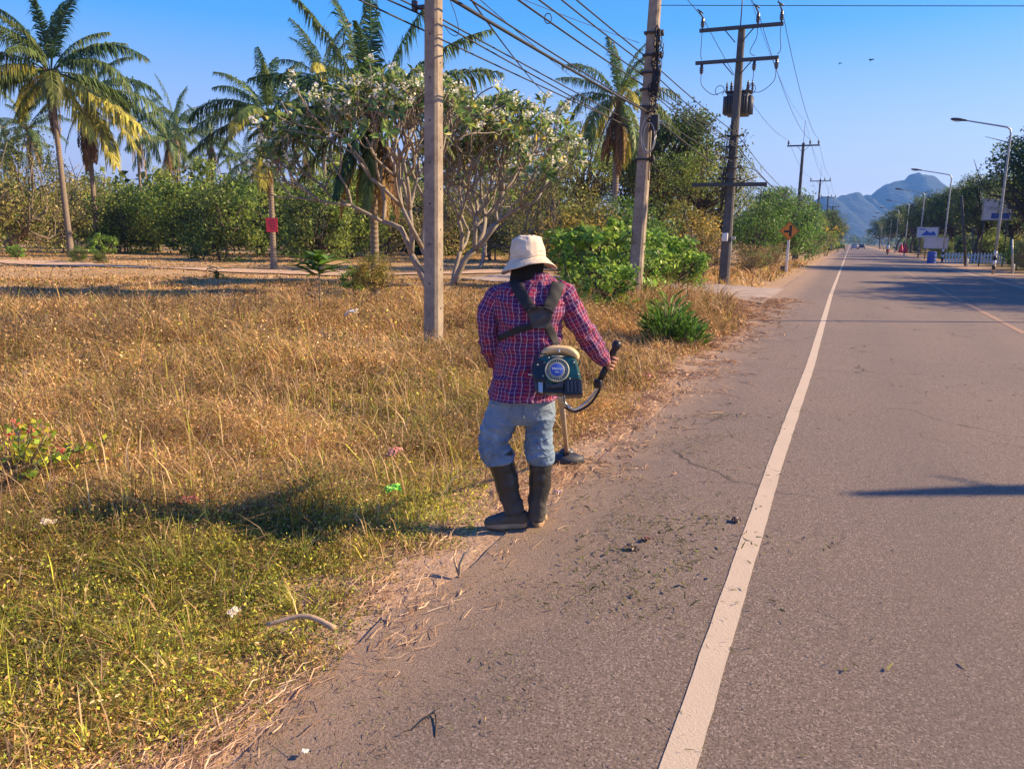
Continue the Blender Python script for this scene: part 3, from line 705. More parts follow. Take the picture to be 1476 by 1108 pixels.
# right side of the road
L3 = [
 ('dark', 8.5+3.2, 64, 1.15, 'large dark tree at the right edge of the view behind the lamp post'),
 ('dark', 14.5, 62, 1.2, 'large dark tree just beyond the right edge lamp'),
 ('airy', 12.5, 72, 1.1, 'olive tree behind the billboard by the nearest lamp post'),
 ('dark', 12.2, 95, 1.0, 'dark green tree behind the white board on the right'),
 ('airy', 13.5, 84, 1.0, 'airy tree between the billboard and the thin dark pole'),
 ('dark', 11.5, 112, 1.0, 'dark tree above the blue and white sign'),
 ('dark', 11.8, 128, 1.05, 'dark tree behind the second lamp post on the right'),
 ('hedge2', 10.2, 105, .62, 'clipped dark hedge bush left of the white board'),
 ('dark', 10.5, 146, 1.05, 'dark tree behind the red sunshade'),
 ('airy', 10.5, 165, 1.1, 'grey tree beyond the red sunshade on the right'),
 ('dark', 10.3, 186, 1.1, 'dark tree above the motorcycle rider'),
 ('dark', 10.5, 215, 1.1, 'dark tree left of the motorcycle rider far up the road'),
 ('airy', 10.0, 250, 1.2, 'olive tree far up the right roadside'),
 ('dark', 9.5, 300, 1.15, 'small looking dark tree at the far end of the right row'),
 ('dry', 10.2, 57, .8, 'brown scrub at the foot of the nearest right lamp post'),
 ('green', 11.5, 52, .62, 'bright bush right of the nearest lamp post foot'),
 ('green', 10.4, 62, .45, 'low green bush between the lamp post and the white fence'),
 ('dark', 20, 90, 1.2, 'broad dark tree set back behind the white fence'),
 ('dark', 19, 120, 1.2, 'broad tree set back behind the white board'),
 ('olive', 15, 76, .9, 'olive shrub tree behind the white fence'),
 ('hedge2', 13.5, 66, .8, 'dark undergrowth bush behind the nearest right lamp post'),
 ('hedge', 13.8, 97, .8, 'undergrowth bush behind the white fence end'),
 ('hedge2', 12.8, 120, .9, 'undergrowth bush below the trees by the parasols'),
 ('hedge', 12.5, 140, .9, 'undergrowth bush behind the fourth right lamp'),
 ('hedge2', 12, 170, 1.0, 'undergrowth bush beyond the motorcycle on the right'),
 ('hedge', 17, 60, .9, 'bush behind the billboard posts'),
]
for k, x_, y_, s_, lb in L3: veg(k, x_*10, y_, s_, lb, group='trees along the right roadside', xy=(x_, y_))
# trees beside the road outside the frame that throw their shade over it
for i, (k, x_, y_, s_) in enumerate([('dark', 15.2, 33.5, 1.0), ('dark', 13.3, 37.5, .95), ('dark', 14.5, 42, 1.0), ('dark', 19, 50, 1.15), ('airy', 13.2, 28.6, .95)]):
    veg(k, x_*10, y_, s_, ['nearest', 'second nearest', 'third nearest', 'fourth nearest', 'farthest'][i]+' roadside tree right of the view, shading the road ahead', group='shade trees at the right verge', xy=(x_, y_))
# far-off woods
def woods(name, x0, x1, y0, y1, n, hh, seed, cols):
    rng = rnd(seed); g = G(); 
    for i in range(n):
        x_ = rng.uniform(x0, x1); y_ = rng.uniform(y0, y1); h_ = hh*rng.uniform(.5, 1.15); w = rng.uniform(3, 6); k = 130
        q = unit(rng.normal(size=(k, 3)))*(rng.uniform(.4, 1, (k, 1)))*np.array([w, w, h_*.6])+[x_, y_, h_*.5]; q[:, 2] = np.maximum(q[:, 2], .2)
        leafquads(g, q, rng.uniform(.7, 1.5, k), rng, .4, .7, pick(rng, 1, cols, [1]*len(cols))[0]*(1+rng.normal(0, .1, (k, 1))))
    return tag(g.build(name, M['leaf'], smooth=False), 'far wood closing the view beyond the fields', 'wood', kind='stuff')
woods('far_wood', -330, -8, 210, 330, 260, 12, 41, C_DK+C_MD)
woods('far_wood', 14, 260, 160, 420, 200, 10, 42, C_DK+C_MD)
woods('far_wood', -260, -50, 85, 180, 260, 11, 43, C_MD+C_OL)
woods('far_wood', -105, -26, 62, 120, 110, 8, 45, C_MD+C_DK)
woods('far_wood', 17, 60, 80, 200, 90, 8, 46, C_DK+C_OL)
woods('far_wood', -120, 200, 700, 1100, 160, 12, 44, C_DK)

# shrubs near the road on the left
gb = 'bushes on the bank between the poles'
veg('bright', 862, 18.5, 1.08, 'bright green vine covered bush between the worker and the leaning pole', 'bush', gb)
veg('bright', 870, 15.2, .62, 'low bright green creeper at the foot of the bush right of the sun hat', 'bush', gb)
veg('bright', 925, 21, .8, 'bright leafy shrub right beside the foot of the leaning pole', 'bush', gb)
veg('bright', 905, 24, 1.15, 'bright leafy bush directly behind the leaning pole', 'bush', gb)
veg('bright', 950, 25, 1.05, 'pale leaved milkweed bush just right of the leaning pole', 'bush', gb)
veg('bright', 985, 24, .75, 'low pale leaved bush at the bank top left of the transformer pole', 'bush', gb)
veg('gold', 842, 24, .7, 'yellow green bush beside the sun hat', 'bush', gb)
veg('dry', 1015, 34, .9, 'dry brown bush left of the transformer pole foot', 'bush', gb)
veg('dry', 1085, 38, .7, 'dry brown scrub right of the transformer pole foot', 'bush', gb)
veg('dry', 1112, 47, .7, 'dry brown scrub at the foot of the diamond sign', 'bush', gb)
veg('bright', 1098, 45, .55, 'small green bush between the transformer pole and the diamond sign', 'bush', gb)
veg('bright', 148, 50, .8, 'pale green milkweed clump right of the pair of palm trunks', 'bush', gb)
veg('bright', 22, 44, .45, 'small yellow green bush at the far left beside the pink cloth', 'bush', gb)
veg('gold', 538, 21.5, .42, 'yellow green shrub around the foot of the short palm', 'bush', gb)
veg('bright', 508, 22.5, .42, 'leafy seedling bush left of the short palm foot', 'bush', gb)
c = veg('hedge2', 112, 40.5, .24, 'low dark green bush at the foot of the tallest palm', 'bush', gb)
veg('hedge2', 140, 40, .18, 'small dark bush right of the tallest palm foot', 'bush', gb)

def rosette_plant(name, stem_h, leaves, L_, wd, cols, seed, up=.5, levels=1, stem_r=.012):
    rng = rnd(seed); e = empty(name, (0, 0, 0)); g = G()
    for i in range(leaves):
        a = i*2.4+rng.rand()*.5; u = rng.uniform(up-.35, up+.35); z0 = stem_h*(1-levels*rng.rand()*.35)
        d = Vector((math.cos(a), math.sin(a), u)).normalized(); l_ = L_*rng.uniform(.7, 1.15); sdv = Vector((-math.sin(a), math.cos(a), 0))*wd*.5
        rows = []; p = Vector((0, 0, z0)); c = pick(rng, 1, cols, [1]*len(cols))[0]
        for j in range(5):
            k = j/4; w = sdv*math.sin(math.pi*(.12+.86*k))**.8; rows += [tuple(p-w+Vector((0, 0, .12*wd))), tuple(p), tuple(p+w+Vector((0, 0, .12*wd)))]
            dd = (d+Vector((0, 0, -.55*k*k))).normalized(); p = p+dd*l_/4
        f = [(j*3+q, j*3+q+1, j*3+q+4, j*3+q+3) for j in range(4) for q in range(2)]; g.add(rows, f, c)
    g.build('leaves', M['leaf'], e)
    t_ = G(); t_.tube([(0, 0, -.1), (.01, 0, stem_h*.5), (0, 0, stem_h*1.02)], [stem_r, stem_r*.9, stem_r*.7], 7); t_.build('stem', M['bark'], e)
    return e
CB = [(.10, .20, .03), (.15, .27, .05), (.06, .12, .025)]
e = rosette_plant('frangipani_seedling', 1.0, 34, .48, .11, CB, 3, .25, 1)
place(e, gnd(462, 474), s=1.18, label='young plant with thin stem and a rosette of glossy green leaves', cat='sapling', group='young plants in the dry grass')
e = rosette_plant('papaya_seedling', .8, 16, .32, .12, [(.03, .06, .02), (.06, .10, .03)], 4, .1, 1, .014)
place(e, gnd(315, 432), label='small dark topped seedling standing left of the red board', cat='sapling', group='young plants in the dry grass')
e = empty('leafy_clump', (0, 0, 0))
for q, (dx, dy, n, rr_, hh_) in enumerate([(0, 0, 330, .36, .80), (.42, -.12, 120, .20, .34), (-.16, .1, 150, .24, .55), (.22, .12, 140, .22, .5)]):
    rng = rnd(60+q); g = G()
    for i in range(n):
        a = rng.uniform(0, 6.28); rad_ = rr_*rng.rand()**.55; z0 = hh_*(rng.rand()**.8)*(1-.55*(rad_/rr_)**2); u = rng.uniform(.35, 2.2); d = Vector((math.cos(a), math.sin(a), u)).normalized(); l_ = rng.uniform(.16, .32)
        p0 = Vector((dx+math.cos(a)*rad_, dy+math.sin(a)*rad_, z0)); w = Vector((-math.sin(a+.4), math.cos(a+.4), .3*rng.normal())).normalized()*.019; c = pick(rng, 1, CB, [4, 3, 2])[0]
        m1 = p0+d*l_*.5; e1 = p0+d*l_-Vector((0, 0, .1*l_))+Vector((d.x, d.y, 0))*.03
        g.add([tuple(p0), tuple(m1+w), tuple(e1), tuple(m1-w)], [(0, 1, 2, 3)], c)
    g.build('foliage', M['leaf'], e, smooth=False)
    g = G()
    for i in range(7): a = i*.9; g.tube([(dx, dy, -.05), (dx+.12*math.cos(a), dy+.12*math.sin(a), hh_*.4), (dx+rr_*.5*math.cos(a), dy+rr_*.5*math.sin(a), hh_*.85)], [.011, .009, .005], 5)
    g.build('stems', M['bark'], e)
place(e, gnd(962, 496), s=.95, label='rounded clump of pointed bright green leaves on the verge right of the worker', cat='plant')

# broad yellow-green creeper at the left edge with orange flowers
e = empty('lantana_plant', (0, 0, 0)); rng = rnd(77); st = G(); lf = G(); fl = G()
for s_ in range(34):
    a = rng.uniform(0, 6.28); h_ = rng.uniform(.12, .36); r_ = rng.uniform(.08, .75)
    P = catmull([(0, 0, 0), (math.cos(a)*r_*.6, math.sin(a)*r_*.4, h_*.6), (math.cos(a)*r_*1.2, math.sin(a)*r_*.6, h_)], 9); st.tube(P, .004, 5)
    for j in range(3, 9):
        for sg in (-1, 1):
            c = P[j]+np.array([sg*.03*math.sin(a), sg*.03, rng.uniform(-.01, .02)])
            leafquads(lf, c[None], rng.uniform(.035, .062), rng, .3, .62, pick(rng, 1, [(.36, .38, .03), (.18, .27, .03), (.42, .34, .03)], [4, 4, 3]), droop=.5)
    if s_ % 4 == 0: fl = G(); leafquads(fl, P[-1]+rng.normal(0, .012, (12, 3))+[0, 0, .03], .028, rng, .6, .8, pick(rng, 12, [(.8, .22, .10), (.8, .3, .16), (.7, .14, .14)], [1, 1, 1])); fl.build('flower_cluster', M['petal'], e, smooth=False)
st.build('stems', M['bark'], e); lf.build('leaves', M['leaf'], e, smooth=False)
place(e, gnd(35, 700), s=1.0, label='straggly plant with yellow green leaves and orange flowers at the left edge', cat='plant')

# ------------------------------------------------------------------ grass (stuff)
TAN = (.55, .34, .14); ORA = (.50, .285, .09); STR = (.70, .50, .25); DBR = (.12, .065, .03); OLV = (.25, .225, .04); YGR = (.58, .55, .07); GRN = (.26, .33, .05); PNK = (.50, .30, .16)
def scatter(rng, n, d0, d1, a0=-37.5, a1=30, pw=1.0):
    """random points in the field seen left of the road: distance band d0..d1"""
    u = rng.rand(n); d = (d0**(2-pw)+(d1**(2-pw)-d0**(2-pw))*u)**(1/(2-pw)); a = R(1)*rng.uniform(a0, a1, n)
    ang = np.pi/2+YAW-a; x_, y_ = np.cos(ang)*d, np.sin(ang)*d
    return x_, y_, d
def side_mask(x_, y_):
    """True off the side road"""
    return ~((y_ > 22.6-(x_+2)*.38) & (y_ < 28.3-(x_+2)*.48) & (x_ > -16))
def green_k(x_, y_):
    """how green the weeds are: two patches near the verge, mostly dry beyond"""
    g1 = 1.15*np.exp(-(((x_+2.4)/1.5)**2+((y_-2.0)/1.6)**2)); g2 = .85*np.exp(-(((x_+2.0)/.6)**2+((y_-3.7)/1.4)**2)); g3 = .6*np.exp(-(((x_+3.6)/1.1)**2+((y_-6.2)/1.2)**2))
    n1 = vn(x_, y_, .55, 21); n2 = vn(x_, y_, .16, 22); n3 = vn(x_, y_, 2.2, 23)
    return np.clip(g1+g2+g3+.22*sm(.55, .8, n3)-.12, 0, 1)*(.45+.9*n1)*(.6+.7*n2)
def grass_layer(name, n, d0, d1, hh, ww, seed, leafy=0.0, pw=1.0, a0=-37.5, a1=26, lsz=.016, label='dry brown grass and weeds covering the field'):
    rng = rnd(seed); x_, y_, d = scatter(rng, n, d0, d1, a0, a1, pw)
    edge_n = -1.72-.28*(vn(y_, y_*0, .6, 31)-.2)-.18*(vn(y_, y_*0, .13, 32)-.5)-sm(17, 24, y_)*.9
    cut = np.clip((edge_n-x_)/.55, 0, 1)
    keep = (x_ < edge_n) & side_mask(x_, y_) & (y_ > -3) & (rng.rand(n) < (.15+.85*cut))
    # bare patches in the far straw
    keep &= (d < 19) | (vn(x_, y_, 3.1, 40)*.6+vn(x_, y_, .9, 41)*.4 > .42) | (rng.rand(n) < .3)
    x_, y_, d, cut = x_[keep], y_[keep], d[keep], cut[keep]; n = len(x_); z_ = hgt(x_, y_)-.01
    gk = green_k(x_, y_); cl = vn(x_, y_, .9, 24); cl2 = vn(x_, y_, .28, 25); pat = vn(x_, y_, 2.6, 28)
    # height: short near the verge, higher clumps around the pole and on the bank
    H_ = hh*(.25+.75*cut)*(.18+.85*cl+.85*cl2**1.5)*(1+.35*sm(6, 11, d))*(1-.75*sm(16, 21, d)*(x_ < -6.5))
    H_ = H_*(1+.7*np.exp(-(((y_-15)/5)**2+((x_+4.4)/1.6)**2)))
    H_ = H_*(1-.6*np.exp(-(((x_+2.9)/1.6)**2+((y_-11.0)/1.6)**2)))*(1-.6*np.exp(-(((x_+5.7)/1.3)**2+((y_-9.3)/1.3)**2)))
    H_ = H_*np.where((np.abs(y_-4.6) < 1.1) & (x_ > -2.6), .55, 1)
    pal = np.array([TAN, ORA, STR, DBR, OLV, YGR, GRN, PNK])
    wts = np.stack([3+0*x_, 2.4+2*pat, 1.1+.9*cl, 1.9+1.5*(1-cl2), 1.5+2.2*gk+1.6*(d < 11), .12+4.6*gk, .1+4.2*gk, .8+1.0*(1-pat)], 1)
    wts[:, [0, 1, 2, 7]] *= (1-.72*np.clip(gk, 0, 1))[:, None]
    cs = np.cumsum(wts, 1); k = (rng.rand(n)[:, None]*cs[:, -1:] > cs).sum(1); col = pal[np.minimum(k, 7)]*(1+rng.normal(0, .13, (n, 1)))*(.48+.55*vn(x_, y_, 1.4, 26)+.62*vn(x_, y_, .3, 27))[:, None]
    p = np.stack([x_, y_, z_], 1); h_ = H_*rng.uniform(.45, 1.25, n); g = G()
    isl = rng.rand(n) < leafy
    kill = vn(x_, y_, .42, 64)*.6+vn(x_, y_, .11, 65)*.4 < .24
    h_[kill] *= .3
    # gather part of the blades into arching tufts
    tf = (rng.rand(n) < .30) & ~isl; cell = .16*(1+.05*d); cxx = (np.floor(x_/cell)+.5)*cell+cell*.6*(vn(np.floor(x_/cell), np.floor(y_/cell), .5, 61)-.5); cyy = (np.floor(y_/cell)+.5)*cell+cell*.6*(vn(np.floor(x_/cell), np.floor(y_/cell), .5, 62)-.5)
    azs = rng.uniform(0, 6.28, n); azs[tf] = np.arctan2(y_-cyy, x_-cxx)[tf]+rng.normal(0, .4, tf.sum())
    p[tf, 0] = (cxx+(x_-cxx)*.2)[tf]; p[tf, 1] = (cyy+(y_-cyy)*.2)[tf]; h_[tf] *= (.6+1.0*vn(cxx, cyy, .09, 63))[tf]*1.15
    b = ~isl
    dry = np.isin(k[b], [0, 1, 2, 7])
    blades(g, p[b], h_[b], ww*rng.uniform(.6, 1.3, b.sum())*(1+.10*np.maximum(d[b]-5, 0)), np.abs(rng.normal(.65, .7, b.sum()))+.5*dry, rng, col[b], az=azs[b])
    if isl.any():
        q = p[isl].copy(); q[:, 2] += h_[isl]*rng.uniform(.1, .95, isl.sum()); q[:, :2] += rng.normal(0, .03, (isl.sum(), 2))
        leafquads(g, q, lsz*rng.uniform(.6, 1.7, isl.sum())*(1+.1*np.maximum(d[isl]-4, 0)), rng, .2, .42, col[isl])
    return tag(g.build(name, M['dry'], smooth=False), label, 'grass', kind='stuff')
grass_layer('grass', 360000, 1.5, 4.2, .11, .0034, 51, .76, pw=.9, a0=-40, a1=12, lsz=.0145)
grass_layer('grass', 300000, 4.2, 8.5, .16, .0040, 52, .72, pw=.9, a1=14, lsz=.015)
grass_layer('grass', 220000, 8.5, 16, .23, .0050, 53, .58, a1=18, lsz=.02)
grass_layer('grass', 120000, 16, 30, .27, .0075, 54, .25, a1=22)
grass_layer('grass', 60000, 30, 70, .22, .010, 55, .2, a1=23)
# long arching straws standing proud of the mat
rng = rnd(58); g = G(); x_, y_, d = scatter(rng, 9000, 1.8, 16, -38, 12, .9)
k = x_ < -2.0; x_, y_, d = x_[k], y_[k], d[k]; n = len(x_)
blades(g, np.stack([x_, y_, hgt(x_, y_)], 1), rng.uniform(.15, .42, n)*(1-.45*(d < 4.5)), rng.uniform(.003, .006, n)*(1+.06*d), np.abs(rng.normal(.7, .5, n)), rng, pick(rng, n, [STR, TAN, PNK, YGR], [5, 2, 2, 1]))
tag(g.build('tall_straw', M['dry'], smooth=False), 'pale bent straws standing above the weeds', 'grass', kind='stuff')
# cut straw lying along the verge
def litter(name, n, xr, yr, L_, w_, cols, wts, seed, label, clump=.5, z0=.006, flat=.1, ym=1.0, leafy=False, az=None):
    rng = rnd(seed); x_ = rng.normal(xr[0], xr[1], n); y_ = yr[0]+(yr[1]-yr[0])*rng.rand(n)**ym
    k = rng.rand(n) < np.clip((vn(x_, y_, .35, seed)-.5)*3/max(clump, .01)*.5+.5, .04, 1); x_, y_ = x_[k], y_[k]; n = len(x_)
    z_ = np.where(x_ < -1.8, hgt(x_, y_), 0)+z0+rng.rand(n)*.012
    a = rng.uniform(0, 6.28, n) if az is None else rng.normal(az, .5, n); l_ = L_*rng.uniform(.4, 1.5, n)*(1+.04*y_); d = np.stack([np.cos(a), np.sin(a), rng.normal(0, flat, n)], 1)*l_[:, None]
    s_ = np.stack([-np.sin(a), np.cos(a), rng.normal(0, .5, n)], 1)*(w_*rng.uniform(.6, 1.5, n)*(1+.08*y_))[:, None]; p = np.stack([x_, y_, z_], 1)
    md = p+d*.5+np.stack([-np.sin(a), np.cos(a), np.abs(rng.normal(0, .5, n))], 1)*(l_*rng.normal(0, .16, n))[:, None]
    md[:, 2] = np.maximum(md[:, 2], z_); e_ = p+d; e_[:, 2] = np.maximum(e_[:, 2], z_)
    v = np.stack([p-s_*.5, p+s_*.5, md+s_*.5, md-s_*.5, e_], 1).reshape(-1, 3); g = G(); b_ = np.arange(n)[:, None]*5
    g.add(v, np.concatenate([b_, b_+1, b_+2, b_+3], 1), np.repeat(pick(rng, n, cols, wts), 5, 0)); g.f.append(np.concatenate([b_+3, b_+2, b_+4], 1))
    return tag(g.build(name, M['dry'], smooth=False), label, 'plant litter', kind='stuff')
litter('cut_straw', 17000, (-1.84, .17), (1.2, 9), .085, .0026, [(.62, .42, .24), (.50, .30, .17), (.36, .20, .10), (.75, .55, .35)], [4, 4, 2, 2], 71, 'cut dry straw lying along the edge of the road', .8, flat=.18, ym=1.3, az=1.45)
litter('cut_straw', 24000, (-2.2, .45), (5, 24), .10, .004, [(.50, .31, .18), (.40, .22, .12), (.2, .11, .06), (.62, .45, .28)], [4, 4, 3, 1], 72, 'dry straw and dead leaves on the sandy verge farther on', .6, flat=.15)
litter('grass_clippings', 6500, (-1.15, .42), (1.5, 8), .024, .002, [(.15, .16, .05), (.10, .07, .04), (.36, .26, .13), (.20, .22, .06)], [4, 5, 2, 2], 73, 'green and brown grass clippings strewn over the asphalt shoulder', .45)
litter('grass_clippings', 1900, (1.0, 1.4), (1.6, 13), .024, .0028, [(.06, .05, .04), (.3, .24, .15), (.1, .09, .04)], [5, 3, 2], 74, 'loose bits of grass scattered over the traffic lane', .9)
litter('grass_clippings', 700, (-.85, .42), (3.0, 4.6), .035, .004, [(.13, .14, .03), (.10, .10, .03), (.22, .2, .06)], [4, 4, 2], 75, 'small heap of fresh green clippings on the shoulder', .3, flat=.3)

# ------------------------------------------------------------------ poles, wires
def sqpole(g, base, top, w0, w1, col=None, ch=.16):
    """square chamfered concrete pole"""
    B, T = Vector(base), Vector(top); v = []
    for p, w in ((B, w0), (T, w1)):
        h = w/2; c = h*(1-ch*2)
        for x, y in ((h, -c), (h, c), (c, h), (-c, h), (-h, c), (-h, -c), (-c, -h), (c, -h)): v.append((p.x+x, p.y+y, p.z))
    g.add(v, [(k, (k+1) % 8, (k+1) % 8+8, k+8) for k in range(8)]+[tuple(range(7, -1, -1)), tuple(range(8, 16))], col)
def pole_holes(e, H, w0, w1, lx, ly):
    z = .6
    while z < H-.3:
        w = w0+(w1-w0)*z/H; x = lx*z/H; y = ly*z/H
        for zz, ax in ((z, 'Y'), (z+.35, 'X')): G().lathe([(.012, -w/2-.004), (.012, w/2+.004)], 8, Matrix.Translation((x, y, zz)) @ Matrix.Rotation(math.pi/2, 4, ax)).build('bolt_hole', M['steel'], e)
        z += .55
def insulator(parent, p, up=1, s=1.0, name='insulator'):
    g = G(); mm = Matrix.Translation(p) @ Matrix.Scale(up, 4, (0, 0, 1))
    g.lathe([(.02*s, 0), (.03*s, .04), (.07*s, .08), (.05*s, .11), (.085*s, .15), (.05*s, .19), (.085*s, .23), (.05*s, .27), (.06*s, .33), (.03*s, .38), (.01, .42)], 12, mm)
    return g.build(name, M['ceramic'], parent)
gp = 'overhead line poles along the left roadside'
# nearest pole
P1_ = gnd(625, 506); e = empty('concrete_pole', (P1_.x, P1_.y, hz(P1_.x, P1_.y))); g = G(); sqpole(g, (0, 0, -.4), (.02, .02, 9.0), .235, .17); g.build('pole_shaft', M['concrete'], e, smooth=False)
pole_holes(e, 9, .235, .17, .02, .02)
g = G(); g.box((-.19, 0, 4.62), (.2, .05, .05)); g.box((-.27, 0, 4.64), (.06, .08, .14)); g.build('bracket', M['steel'], e, bevel=.005)
tag(e, 'nearest bare square concrete pole, standing in dry grass left of the worker', 'utility pole', gp)
# leaning pole with cables
PB = Vector((-4.43, 17.4, 0)); LN = RGT*.30
e = empty('concrete_pole', (PB.x, PB.y, hz(PB.x, PB.y))); g = G(); sqpole(g, (0, 0, -.4), (LN.x, LN.y, 11.0), .30, .19); g.build('pole_shaft', M['concrete'], e, smooth=False)
pole_holes(e, 11, .3, .19, LN.x, LN.y)
for zz in (3.3, 4.4, 4.75, 5.1, 5.45, 5.9):
    g = G(); k = zz/11; c = Vector((LN.x*k, LN.y*k, zz)); g.box(c, (.31, .31, .05)); g.box(c+Vector((.19, 0, 0)), (.1, .05, .12)); g.build('bracket', M['steel'], e)
tag(e, 'leaning square concrete pole hung with black cables, behind the bright green bush', 'utility pole', gp)
rng = rnd(91); e = empty('cable_bundle', (PB.x+.1, PB.y-.1, 4.0)); 
for q in range(16):
    g = G(); z0 = rng.uniform(.2, 1.9); x0 = .13+rng.uniform(0, .1); P = []
    for j in range(26):
        a = j*.5+q; P.append((x0+.07*math.cos(a)*(1+.4*math.sin(q))+z0*.03, -.05+.05*math.sin(a*1.3), z0+.12*math.sin(a)+j*.012*math.cos(q)))
    g.tube(P, .011, 5, cap=False); g.build('cable_coil', M['cable'], e)
g = G(); 
for q in range(4): g.tube([(.15+.03*q, -.02, -1.1+.2*q), (.14+.03*q+.02*math.sin(q), -.04, .3), (.19+.02*q, -.03, 2.0)], .013, 5)
g.build('drop_cable', M['cable'], e)
g = G(); g.box((.24, -.05, .1), (.16, .14, .32)); g.box((.22, -.02, .95), (.14, .12, .4)); g.build('splice_box', M['cable'], e, bevel=.01)
g = G()
for q in range(22):
    a = q/21*2*math.pi; 
g.tube([(.12+.16*math.cos(a), -.1, -.15+.38*math.sin(a)) for a in np.linspace(0, 6.28, 24)], .016, 6); g.tube([(.14+.12*math.cos(a), -.12, -.2+.3*math.sin(a)) for a in np.linspace(0, 6.28, 24)], .012, 6)
g.build('cable_coil', M['galv'], e)
tag(e, 'tangle of black cable coils and splice boxes on the right side of the leaning pole', 'cable bundle')

# transformer pole
TP = Vector((-4.33, 30.7, 0)); TZ = at(1065, 40, 29.98).z; z1 = at(1064, 43, 29.98).z; z2 = at(1062, 90, 29.98).z; z3 = at(1052, 268, 29.98).z
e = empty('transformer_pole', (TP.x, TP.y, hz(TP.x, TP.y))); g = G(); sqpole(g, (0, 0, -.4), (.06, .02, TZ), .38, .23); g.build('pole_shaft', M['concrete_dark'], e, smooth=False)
def crossarm(z, x0, x1, nm='crossarm', yy=-.17, t=.12): G().box(((x0+x1)/2, yy, z), (x1-x0, t, t)).build(nm, M['steel'], e, smooth=False, bevel=.008)
crossarm(z1, -1.42, 1.5); crossarm(z2, -1.5, 1.42); crossarm(z3, -1.35, 1.35, yy=-.26, t=.14)
for zz in (z1, z2):
    for sg in (-1, 1):
        G().tube([(sg*.12, -.2, zz-.5), (sg*.52, -.2, zz-.04)], .02, 6).build('brace', M['steel'], e)
IX = (-1.32, .62, 1.42)
for x in IX:
    insulator(e, (x, -.17, z1+.06)); insulator(e, (x*.96, -.17, z2-.42), 1, 1.0, 'fuse_cutout')
    g = G(); s_ = .1 if x > 0 else 0
    g.tube(catmull([(x, -.17, z1-.02), (x+.0, -.2, z1-.4), (x-s_*2 if x < 1 else x+.05, -.2, z1-.85), (x*.96, -.2, z2+.1)], 14), .012, 5); g.build('jumper_wire', M['cable'], e)
    g = G(); xe = .35 if x > 0 else -.35
    g.tube(catmull([(x*.96, -.2, z2-.4), (x*.92, -.2, z2-.8), (x*.6, -.25, z2-1.15), (xe, -.3, z2-1.05)], 16), .012, 5); g.build('jumper_wire', M['cable'], e)
for sg in (-1, 1):
    g = G(); g.tube([(sg*(.55+.16*math.cos(a)), -.25, z2-1.02+.17*math.sin(a)) for a in np.linspace(-1.2, 4.2, 18)], .012, 5); g.build('jumper_wire', M['cable'], e)
G().tube([(0, 0, TZ-.3), (.02, 0, TZ+1.6)], .022, 6).build('lightning_rod', M['steel'], e)
g = G(); g.box((-.02, -.28, 1.75+.0), (.20, .16, .30)); g.build('meter_box', M['white_paint'], e, bevel=.01)
g = G(); g.box((.27, -.1, 1.72), (.14, .14, .12)); g.tube([(.22, -.2, 1.7), (.22, -.21, .6)], .02, 6); g.build('meter_box', M['galv'], e, bevel=.01)
for i in range(5):
    zz = 3.9+i*.38; g = G(); g.box((0, 0, zz), (.42, .42, .04)); 
    for sg in (-1, 1): g.box((sg*.3, -.1, zz), (.18, .03, .03)); g.lathe([(.03, -.05), (.045, 0), (.03, .05)], 8, Matrix.Translation((sg*.38, -.1, zz)))
    g.build('cable_bracket', M['steel'], e)
g = G()
for q in range(7): g.tube([(-.26+.02*q, -.2, 2.6+.1*q), (-.30+.03*q+.03*math.sin(q*2), -.22, 4.0), (-.24+.07*q, -.2, 5.6+.1*q)], .014, 5)
for q in range(5): g.tube([(.35+.16*math.cos(a+q), -.25, 4.1+q*.3+.2*math.sin(a)) for a in np.linspace(0, 5, 14)], .01, 5)
g.build('drop_cable', M['cable'], e)
tag(e, 'dark pole with two crossarms carrying the transformer, beside the side road', 'utility pole', gp)
tz = at(1062, 148, 29.98).z
e = empty('transformer', (TP.x+.02, TP.y+.62, tz-.42))
g = G(); g.box((0, 0, .42), (.80, .62, .80)); g.build('tank', M['galv_d'] if 'galv_d' in M else M['galv'], e, bevel=.05)
g = G()
for i in range(9): g.box((-.36+.09*i, -.37, .40), (.025, .14, .62)); g.box((-.36+.09*i, .37, .40), (.025, .14, .62))
for i in range(6): g.box((.46, -.25+.1*i, .40), (.12, .025, .62)); g.box((-.46, -.25+.1*i, .40), (.12, .025, .62))
g.build('radiator', M['galv_d'], e)
G().box((0, 0, .86), (.92, .72, .05)).build('lid', M['steel'], e, bevel=.01)
for x in (-.3, 0, .3): insulator(e, (x, .1, .88), 1, .8, 'bushing')
for x in (-.42, .50): insulator(e, (x, -.2, .80), 1, .6, 'bushing')
tag(e, 'grey finned transformer hanging behind the double crossarm pole', 'transformer')

def line_pole(H=10.3):
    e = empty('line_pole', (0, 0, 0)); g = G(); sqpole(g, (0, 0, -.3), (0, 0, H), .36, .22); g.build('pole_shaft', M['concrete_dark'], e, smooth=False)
    G().box((0, -.16, H-.25), (2.7, .12, .12)).build('crossarm', M['steel'], e, smooth=False)
    for x in (-1.25, .55, 1.25): insulator(e, (x, -.16, H-.19), 1, 1.1)
    for sg in (-1, 1): G().tube([(sg*.1, -.2, H-.75), (sg*.5, -.2, H-.28)], .02, 6).build('brace', M['steel'], e)
    G().tube([(0, 0, H-.3), (0, 0, H+1.9)], .022, 6).build('lightning_rod', M['steel'], e)
    return e
LP = line_pole(); lpy = [76, 119, 161, 204, 247, 290]
names = ['first single crossarm pole beyond the transformer pole', 'second single crossarm pole beyond the transformer pole, against the hill', 'third single crossarm pole beyond the transformer pole', 'fourth single crossarm pole, half sunk in the distant trees', 'fifth single crossarm pole far down the left row', 'farthest and smallest crossarm pole of the left row']
